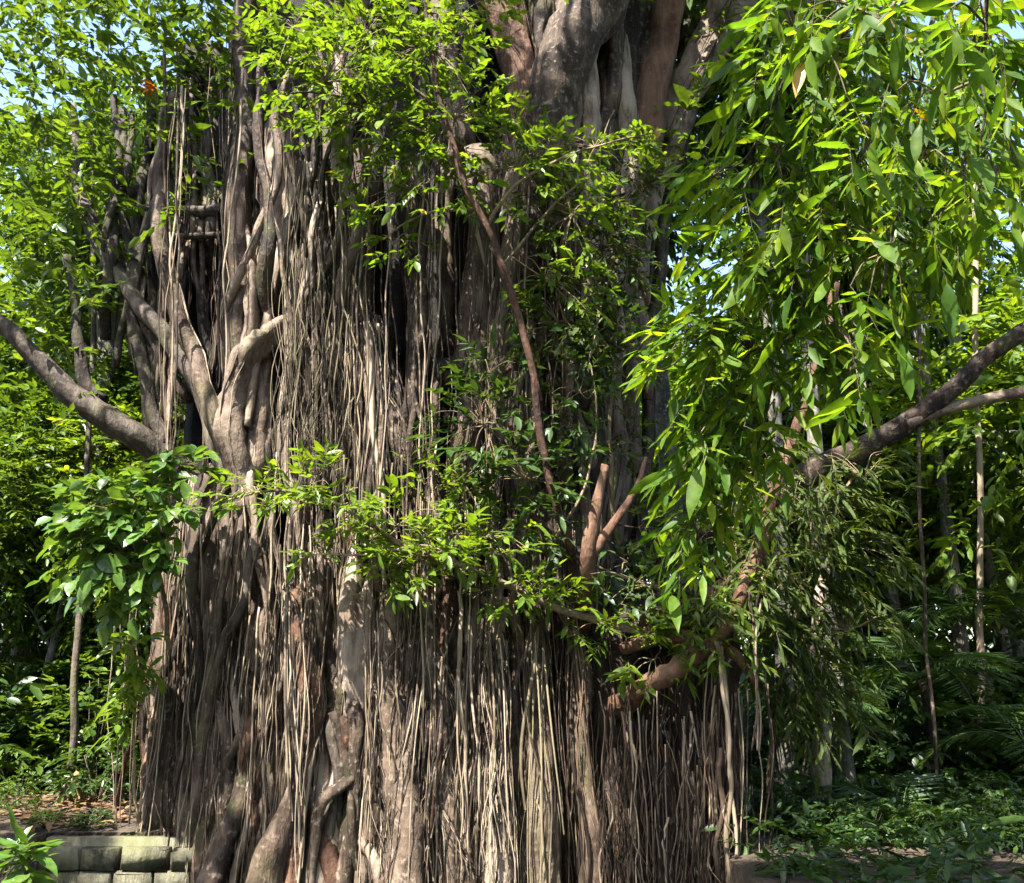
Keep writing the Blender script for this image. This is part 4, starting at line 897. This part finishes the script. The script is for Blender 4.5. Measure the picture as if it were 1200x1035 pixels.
def copy_tree(kd, px, Y, label, group, s=1.0, rz=0, name='forest_tree', z=0, sz=1.0):
    tm, cm, h = KINDS[kd]
    if group in LOOK: label = LOOK[group][kd]; group = label.split(' in the ')[0].split(' past the ')[0] + 's in the ' + group.split('the ', 1)[1]
    x = (px - 600) / FPX * Y * CP
    root = empty(name, (x, Y, z), label, 'tree', group)
    root.scale = (s, s, s * sz); root.rotation_euler = (0, 0, rz)
    t = bpy.data.objects.new('trunk', tm); sc.collection.objects.link(t); t.parent = root
    c = bpy.data.objects.new('crown', cm); sc.collection.objects.link(c); c.parent = root; c.location = (.3, 0, h)
    return root
r9 = np.random.default_rng(77)
LOOK = {g_: {K_sun: 'bright yellow-green tree ' + e_, K_mid: 'mid green leafy tree ' + e_, K_dark: 'dark green leafy tree ' + e_, K_olive: 'olive green narrow-leaved tree ' + e_, K_tall: 'tall tree ' + e_} for g_, e_ in (
    ('trees in the sunlit wood behind the pool wall', 'in the sunlit wood behind the mossy pool wall'), ('trees in the shaded wood behind the root curtain', 'in the shaded wood behind the root curtain'), ('trees in the wood past the long bare limb', 'past the long bare limb of the giant tree'))}
LSUN = ('leafy green tree in the sunlit wood behind the mossy pool wall', 'trees in the sunlit wood behind the pool wall')
LDK = ('dark leafy tree in the shaded wood behind the root curtain', 'trees in the shaded wood behind the root curtain')
LMD = ('mid green tree in the wood past the long bare limb', 'trees in the wood past the long bare limb')
for px, Y, kd, s in [(40, 18, K_mid, 1.1), (140, 19.5, K_sun, 1.1), (-90, 17, K_mid, 1.2), (0, 23, K_sun, 1.55), (190, 24, K_sun, 1.5), (-160, 22, K_sun, 1.4), (100, 28, K_mid, 1.8), (-60, 30, K_sun, 1.8), (250, 29, K_sun, 1.7), (60, 15.0, K_mid, .62), (150, 15.6, K_sun, .70), (-30, 14.6, K_mid, .72), (300, 21, K_mid, 1.5), (10, 16, K_mid, .85), (100, 17, K_sun, .9)]:
    copy_tree(kd, px, Y, *LSUN, s=s, rz=r9.uniform(0, 6.28))
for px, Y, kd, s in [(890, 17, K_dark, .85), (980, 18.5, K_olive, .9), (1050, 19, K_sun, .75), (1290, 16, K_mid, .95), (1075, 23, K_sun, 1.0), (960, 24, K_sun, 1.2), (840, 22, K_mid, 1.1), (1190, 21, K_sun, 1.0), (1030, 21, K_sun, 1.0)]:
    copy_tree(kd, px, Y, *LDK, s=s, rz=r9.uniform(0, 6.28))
for px, Y, kd, s in [(1220, 25, K_sun, 1.5), (1000, 28, K_sun, 1.5), (1190, 31, K_sun, 1.5), (1280, 27, K_mid, 1.7), (880, 31, K_sun, 1.8), (780, 29, K_mid, 1.6), (1010, 37, K_sun, 1.7), (720, 35, K_mid, 1.9), (950, 41, K_mid, 2.0), (1220, 41, K_mid, 2.1), (1360, 18, K_mid, 1.2), (1290, 14, K_sun, 1.15), (1195, 19, K_mid, 1.3), (1020, 22, K_sun, 1.7)]:
    copy_tree(kd, px, Y, *LMD, s=s, rz=r9.uniform(0, 6.28))
copy_tree(K_tall, 806, 16.5, 'tall grey-barked tree standing just behind the trunk on its shaded side', None, s=1.1, rz=2.0)
copy_tree(K_tall, 62, 16.5, 'tree with a thick pale grey trunk behind the broad-leaved shrub', None, s=1.0, rz=1.0)
for px, Y, s_, rz_ in [(225, 16.5, .95, 5), (70, 20, 1.1, 2.2)]:
    copy_tree(K_tall, px, Y, 'tall tree spreading its leafy crown over the sunlit wood behind the pool wall', 'tall trees over the sunlit wood', s=s_, rz=rz_)
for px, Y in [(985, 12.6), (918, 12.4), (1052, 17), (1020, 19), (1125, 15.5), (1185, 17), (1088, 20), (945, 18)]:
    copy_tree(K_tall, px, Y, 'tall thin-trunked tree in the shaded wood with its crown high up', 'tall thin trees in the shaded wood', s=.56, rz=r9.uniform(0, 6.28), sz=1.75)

# understory shrubs
def shrub_mesh(mat, seed, leaf, wr, h, rx, n, droop=.4):
    r = np.random.default_rng(seed)
    a = r.uniform(0, 6.28, n); rr = rx * np.sqrt(r.uniform(0, 1, n))
    hh = h * (1 - .5 * (rr / rx) ** 2) * r.uniform(.15, 1, n)
    o = np.stack([rr * np.cos(a), rr * np.sin(a), hh], 1)
    d = nrm(np.stack([np.cos(a), np.sin(a), r.uniform(-.1, 1.1, n)], 1) + r.normal(0, .3, (n, 3)))
    Ls = r.uniform(.3, .6, n)
    mb = MB(); bake_leaves(mb, *spray_leaves(o, d, Ls, 9, leaf, wr, droop, r))
    f, _ = mb.mesh('foliage', M[mat], True, np.zeros(3))
    mb = MB()
    for i in range(0, n, 6):
        b = np.array([o[i][0] * .15, o[i][1] * .15, -.1])
        tube(mb, spline(np.array([b, b * .4 + o[i] * .6 + np.array([0, 0, .1]), o[i]]), 6), np.linspace(.018, .006, 6), 5)
    st, _ = mb.mesh('stems', M['trunk_dark'], True, np.zeros(3))
    return f, st
SH = [shrub_mesh('leaf_mid', 201, .19, .4, 1.5, 1.0, 150), shrub_mesh('leaf_dark', 202, .22, .42, 1.7, 1.1, 150), shrub_mesh('leaf_dark', 203, .28, .3, 1.3, 1.0, 110), shrub_mesh('leaf_mid', 204, .16, .45, 2.4, 1.1, 220)]
def shrub(k, px, Y, label, group, s):
    lk = ('mid green rounded', 'dark green rounded', 'dark long-leaved', 'small-leaved upright')[k]
    label = lk + ' shrub' + label.split(' shrub', 1)[1]; group = lk + ' ' + group
    root = empty('understory_shrub', ((px - 600) / FPX * Y * CP, Y, 0), label, 'shrub', group)
    root.scale = (s, s, s * r9.uniform(.85, 1.2)); root.rotation_euler = (0, 0, r9.uniform(0, 6.28))
    for nm, me in zip(('foliage', 'stems'), SH[k]):
        o = bpy.data.objects.new(nm, me); sc.collection.objects.link(o); o.parent = root
for px, Y, k, s in [(75, 10.7, 0, .16), (128, 10.6, 2, .18), (40, 11.6, 3, .2), (130, 12.6, 1, .45), (10, 13.6, 0, .8), (70, 14.6, 1, 1.0), (120, 14.2, 3, .9), (-40, 13.8, 1, 1.0), (30, 15.5, 3, 1.2), (160, 15.6, 3, 1.3), (105, 16.5, 0, 1.5), (-20, 17, 3, 1.5), (60, 18.5, 1, 1.6), (-100, 15, 0, 1.3), (180, 17.5, 1, 1.4)]:
    shrub(k, px, Y, 'leafy undergrowth shrub on the forest floor behind the mossy pool wall', 'undergrowth behind the pool wall', s)
for px, Y, k, s in [(890, 13, 1, .6), (960, 13.5, 2, .6), (1020, 14, 1, .8), (1090, 14, 2, .8), (1150, 14.5, 1, .9), (1210, 14, 2, .9), (930, 16, 1, 1.2), (1000, 17, 2, 1.3), (1070, 16.5, 1, 1.2), (1140, 17, 3, 1.2), (1210, 16, 1, 1.3), (860, 15, 1, 1.0), (1100, 19, 3, 1.6), (980, 19, 1, 1.6), (1040, 11.5, 2, .4), (1120, 11.3, 1, .35), (1190, 11, 2, .45), (905, 10.5, 1, .35), (1080, 9.8, 2, .28), (1165, 9.6, 1, .28), (1000, 9.8, 1, .3), (940, 10, 2, .3), (1200, 9.2, 2, .25), (1130, 10.3, 2, .3)]:
    shrub(k, px, Y, 'dark undergrowth shrub on the forest floor beside the root curtain', 'undergrowth beside the root curtain', s)

# palms in the shade
def frond_mesh(Lf, n, seed):
    r = np.random.default_rng(seed)
    t = np.linspace(0, 1, 14)
    p = np.stack([Lf * t * (1 - .15 * t), 0 * t, Lf * (.55 * t - .75 * t * t)], 1)
    mb = MB(); tube(mb, p, np.linspace(.016, .004, 14), 5)
    s = np.linspace(.12, 1, n)
    pos = np.stack([np.interp(s, t, p[:, 0]), 0 * s, np.interp(s, t, p[:, 2])], 1)
    for sg in (-1, 1):
        d = nrm(np.stack([.55 + 0 * s, sg * np.ones(n), -.35 + 0 * s], 1) + r.normal(0, .08, (n, 3)))
        ln = Lf * .36 * np.sin(math.pi * (.12 + .83 * s)) + .05
        bake_leaves(mb, pos, d, nrm(np.tile(UPV, (n, 1)) + r.normal(0, .15, (n, 3))), ln, .03 + 0 * ln)
    return mb.mesh('frond', M['leaf_dark'], True, np.zeros(3))[0]
FR = [frond_mesh(1.5, 34, s) for s in (301, 302, 303)]
def palm(px, Y, h, nf, label, s=1.0, group=None):
    root = empty('palm', ((px - 600) / FPX * Y * CP, Y, 0), label, 'palm', group)
    if h > .3:
        mb = MB(); t = np.linspace(0, 1, 12); p = np.stack([.1 * np.sin(3 * t), 0 * t, -.1 + h * t], 1); tube(mb, p, np.linspace(.09, .06, 12), 10, 0, .05)
        me, _ = mb.mesh('trunk', M['trunk_dark'], True, np.zeros(3)); o = bpy.data.objects.new('trunk', me); sc.collection.objects.link(o); o.parent = root
    for i in range(nf):
        o = bpy.data.objects.new('frond', FR[i % 3]); sc.collection.objects.link(o); o.parent = root
        o.location = (0, 0, h - .1); o.rotation_euler = (r9.normal(0, .15), r9.uniform(-.75, .15), i * 2.4 + r9.uniform(-.2, .2)); o.scale = (s,) * 3
palm(1078, 13.2, 1.7, 14, 'feather palm with drooping fronds among the dark undergrowth', 1.0)
palm(1150, 14.5, 2.6, 13, 'taller feather palm rising behind the dark undergrowth', 1.1)
palm(1190, 11.8, .9, 12, 'short feather palm beside the yellow-brown young stem', .95)
palm(930, 12.2, 1.2, 12, 'feather palm standing beside the root curtain', .9)
palm(1040, 10.4, .15, 10, 'low stemless palm before the long straight liana', .7)
palm(1005, 11.6, .15, 11, 'low stemless palm with arching fronds at the foot of the undergrowth', .75)

# poles, thin trunks and lianas
def bare(name, label, cat, pts, r, mat, group=None):
    pw = PA(pts); n = 8 * (len(pts) - 1) + 1
    q = spline(pw, n); s = np.linspace(0, 8, n); q[:, 0] += wob(s, .02, 1.3); q[:, 1] += wob(s, .02, 1.1)
    d = np.linalg.norm(q - np.array([0, 0, CAMZ]), axis=1)
    mb = MB(); tube(mb, q, np.interp(np.linspace(0, 1, n), np.linspace(0, 1, len(r)), r) * d / FPX, 8, .05, .05)
    return tag(mb.build(name, M[mat], None), label, cat, group)
bare('slender_tree', 'thin leaning grey-brown tree before the dark shrubs behind the pool wall', 'tree', [(76, 952, 12.6), (84, 860, 12.6), (92, 760, 12.6), (98, 640, 12.6), (106, 400, 12.6), (112, 150, 12.6)], [5, 4, 4, 3, 3, 2], 'trunk_dark')
bare('cut_pole', 'short yellowish bare pole standing beside the thin leaning trunk', 'pole', [(92, 964, 12.2), (91, 935, 12.2), (90, 906, 12.2)], [4.5, 4, 3.5], 'pole')
bare('liana', 'long straight liana hanging through the shaded wood before the palm', 'liana', [(1107, 1040, 11.4), (1098, 930, 11.4), (1090, 820, 11.4), (1084, 700, 11.4), (1078, 480, 11.4), (1072, 150, 11.4)], [2.2, 2, 2, 2, 2, 2], 'aerial')
bare('bare_tree', 'pale thin bare tree rising straight through the shaded wood', 'tree', [(1152, 900, 14), (1149, 760, 14), (1148, 650, 14), (1145, 400, 14), (1140, 100, 14)], [3.5, 3.5, 3, 3, 3], 'aerial')
bare('young_tree', 'short yellow-brown young tree stem among the dark undergrowth', 'tree', [(1166, 1060, 10.6), (1163, 990, 10.6), (1160, 930, 10.6)], [5, 5, 4], 'pole')
bare('dappled_tree', 'tree with sun dapples put into its pale bark in the shaded wood', 'tree', [(968, 1060, 10.8), (964, 950, 10.8), (962, 860, 10.8), (960, 780, 10.9), (962, 640, 11.2)], [10, 10, 9, 8, 6], 'bark_pale')  # pale bark stands in for sun dapples on this trunk

# far wood that reads as one mass
def far_wood():
    r = np.random.default_rng(55)
    mb = MB(); n = 4200
    x = r.uniform(-75, 75, n); y = r.uniform(46, 75, n)
    hmax = 10 + 4 * np.sin(x * .21 + 1) + 2.5 * np.sin(x * .53)
    z = hmax * r.uniform(0, 1, n) ** .8
    z = np.where(np.abs(x / y - .49) < .10, z * .3, z)
    o = np.stack([x, y, z], 1); d = nrm(r.normal(0, 1, (n, 3)) + np.array([0, -.4, .2]))
    bake_leaves(mb, *spray_leaves(o, d, r.uniform(1.2, 2.4, n), 9, .62, .5, .3, r))
    tag(mb.build('far_wood', M['leaf_mid'], None), 'distant wood of green trees closing the view', 'wood', kind='stuff')
far_wood()

# fallen leaves on the forest floor
def wood_behind():  # unseen trees added behind the viewer to cut down sky light
    r = np.random.default_rng(57); n = 5200
    a = r.uniform(math.radians(150), math.radians(390), n); rad = r.uniform(13, 22, n)
    z = (11 + 2.5 * np.sin(a * 7) + 1.5 * np.sin(a * 17)) * r.uniform(0, 1, n) ** .8
    o = np.stack([rad * np.cos(a), 2 + rad * np.sin(a), z], 1); d = nrm(r.normal(0, 1, (n, 3)) + np.array([0, 0, .2]))
    mb = MB(); bake_leaves(mb, *spray_leaves(o, d, r.uniform(1.0, 1.8, n), 9, .5, .5, .3, r))
    tag(mb.build('unseen_wood', M['leaf_mid'], None), 'unseen green wood added round the near side of the pool to block sky light', 'wood', kind='stuff')
wood_behind()

def ground_cover():
    r = np.random.default_rng(68); n = 1800
    o = np.stack([r.uniform(2.1, 9.5, n), r.uniform(6.2, 14, n), r.uniform(.02, .22, n)], 1)
    o[:, 2] *= .6 + .8 * (np.sin(o[:, 0] * 2.1) * np.sin(o[:, 1] * 1.7 + 1) > -.1)
    d = nrm(np.stack([r.normal(0, 1, n), r.normal(0, 1, n), r.uniform(.1, 1.0, n)], 1))
    mb = MB(); bake_leaves(mb, *spray_leaves(o, d, r.uniform(.15, .4, n), 9, .11, .32, .4, r, sz=.4))
    tag(mb.build('ground_cover', M['leaf_dark'], None), 'low dark leafy ground cover beside the root curtain', 'ground cover', kind='stuff')
ground_cover()

def litter():
    r = np.random.default_rng(66); n = 2600
    o = np.stack([r.uniform(-9, 9, n), r.uniform(10.45, 17, n), .06 + r.uniform(0, .05, n)], 1)
    o[:1100, 0] = r.uniform(-9, -3, 1100); o[:1100, 1] = r.uniform(10.3, 13.5, 1100)
    d = nrm(np.stack([r.normal(0, 1, n), r.normal(0, 1, n), r.normal(0, .15, n)], 1))
    mb = MB(); ln = r.uniform(.10, .18, n); bake_leaves(mb, o, d, nrm(UPV + r.normal(0, .2, (n, 3))), ln, ln * .42)
    m = leaf_mat('fallen_leaf', [(0, (.07, .035, .015)), (.6, (.17, .09, .04)), (1, (.26, .17, .08))], trans=.1, rough=.7)
    tag(mb.build('leaf_litter', m, None), 'brown fallen leaves strewn over the forest floor', 'leaves', kind='stuff')
litter()
print('TRIS', sum(sum(len(p.vertices) - 2 for p in []) for m in []), sum(len(m.loops) - 2 * len(m.polygons) for m in bpy.data.meshes), 'objects', len(bpy.data.objects))
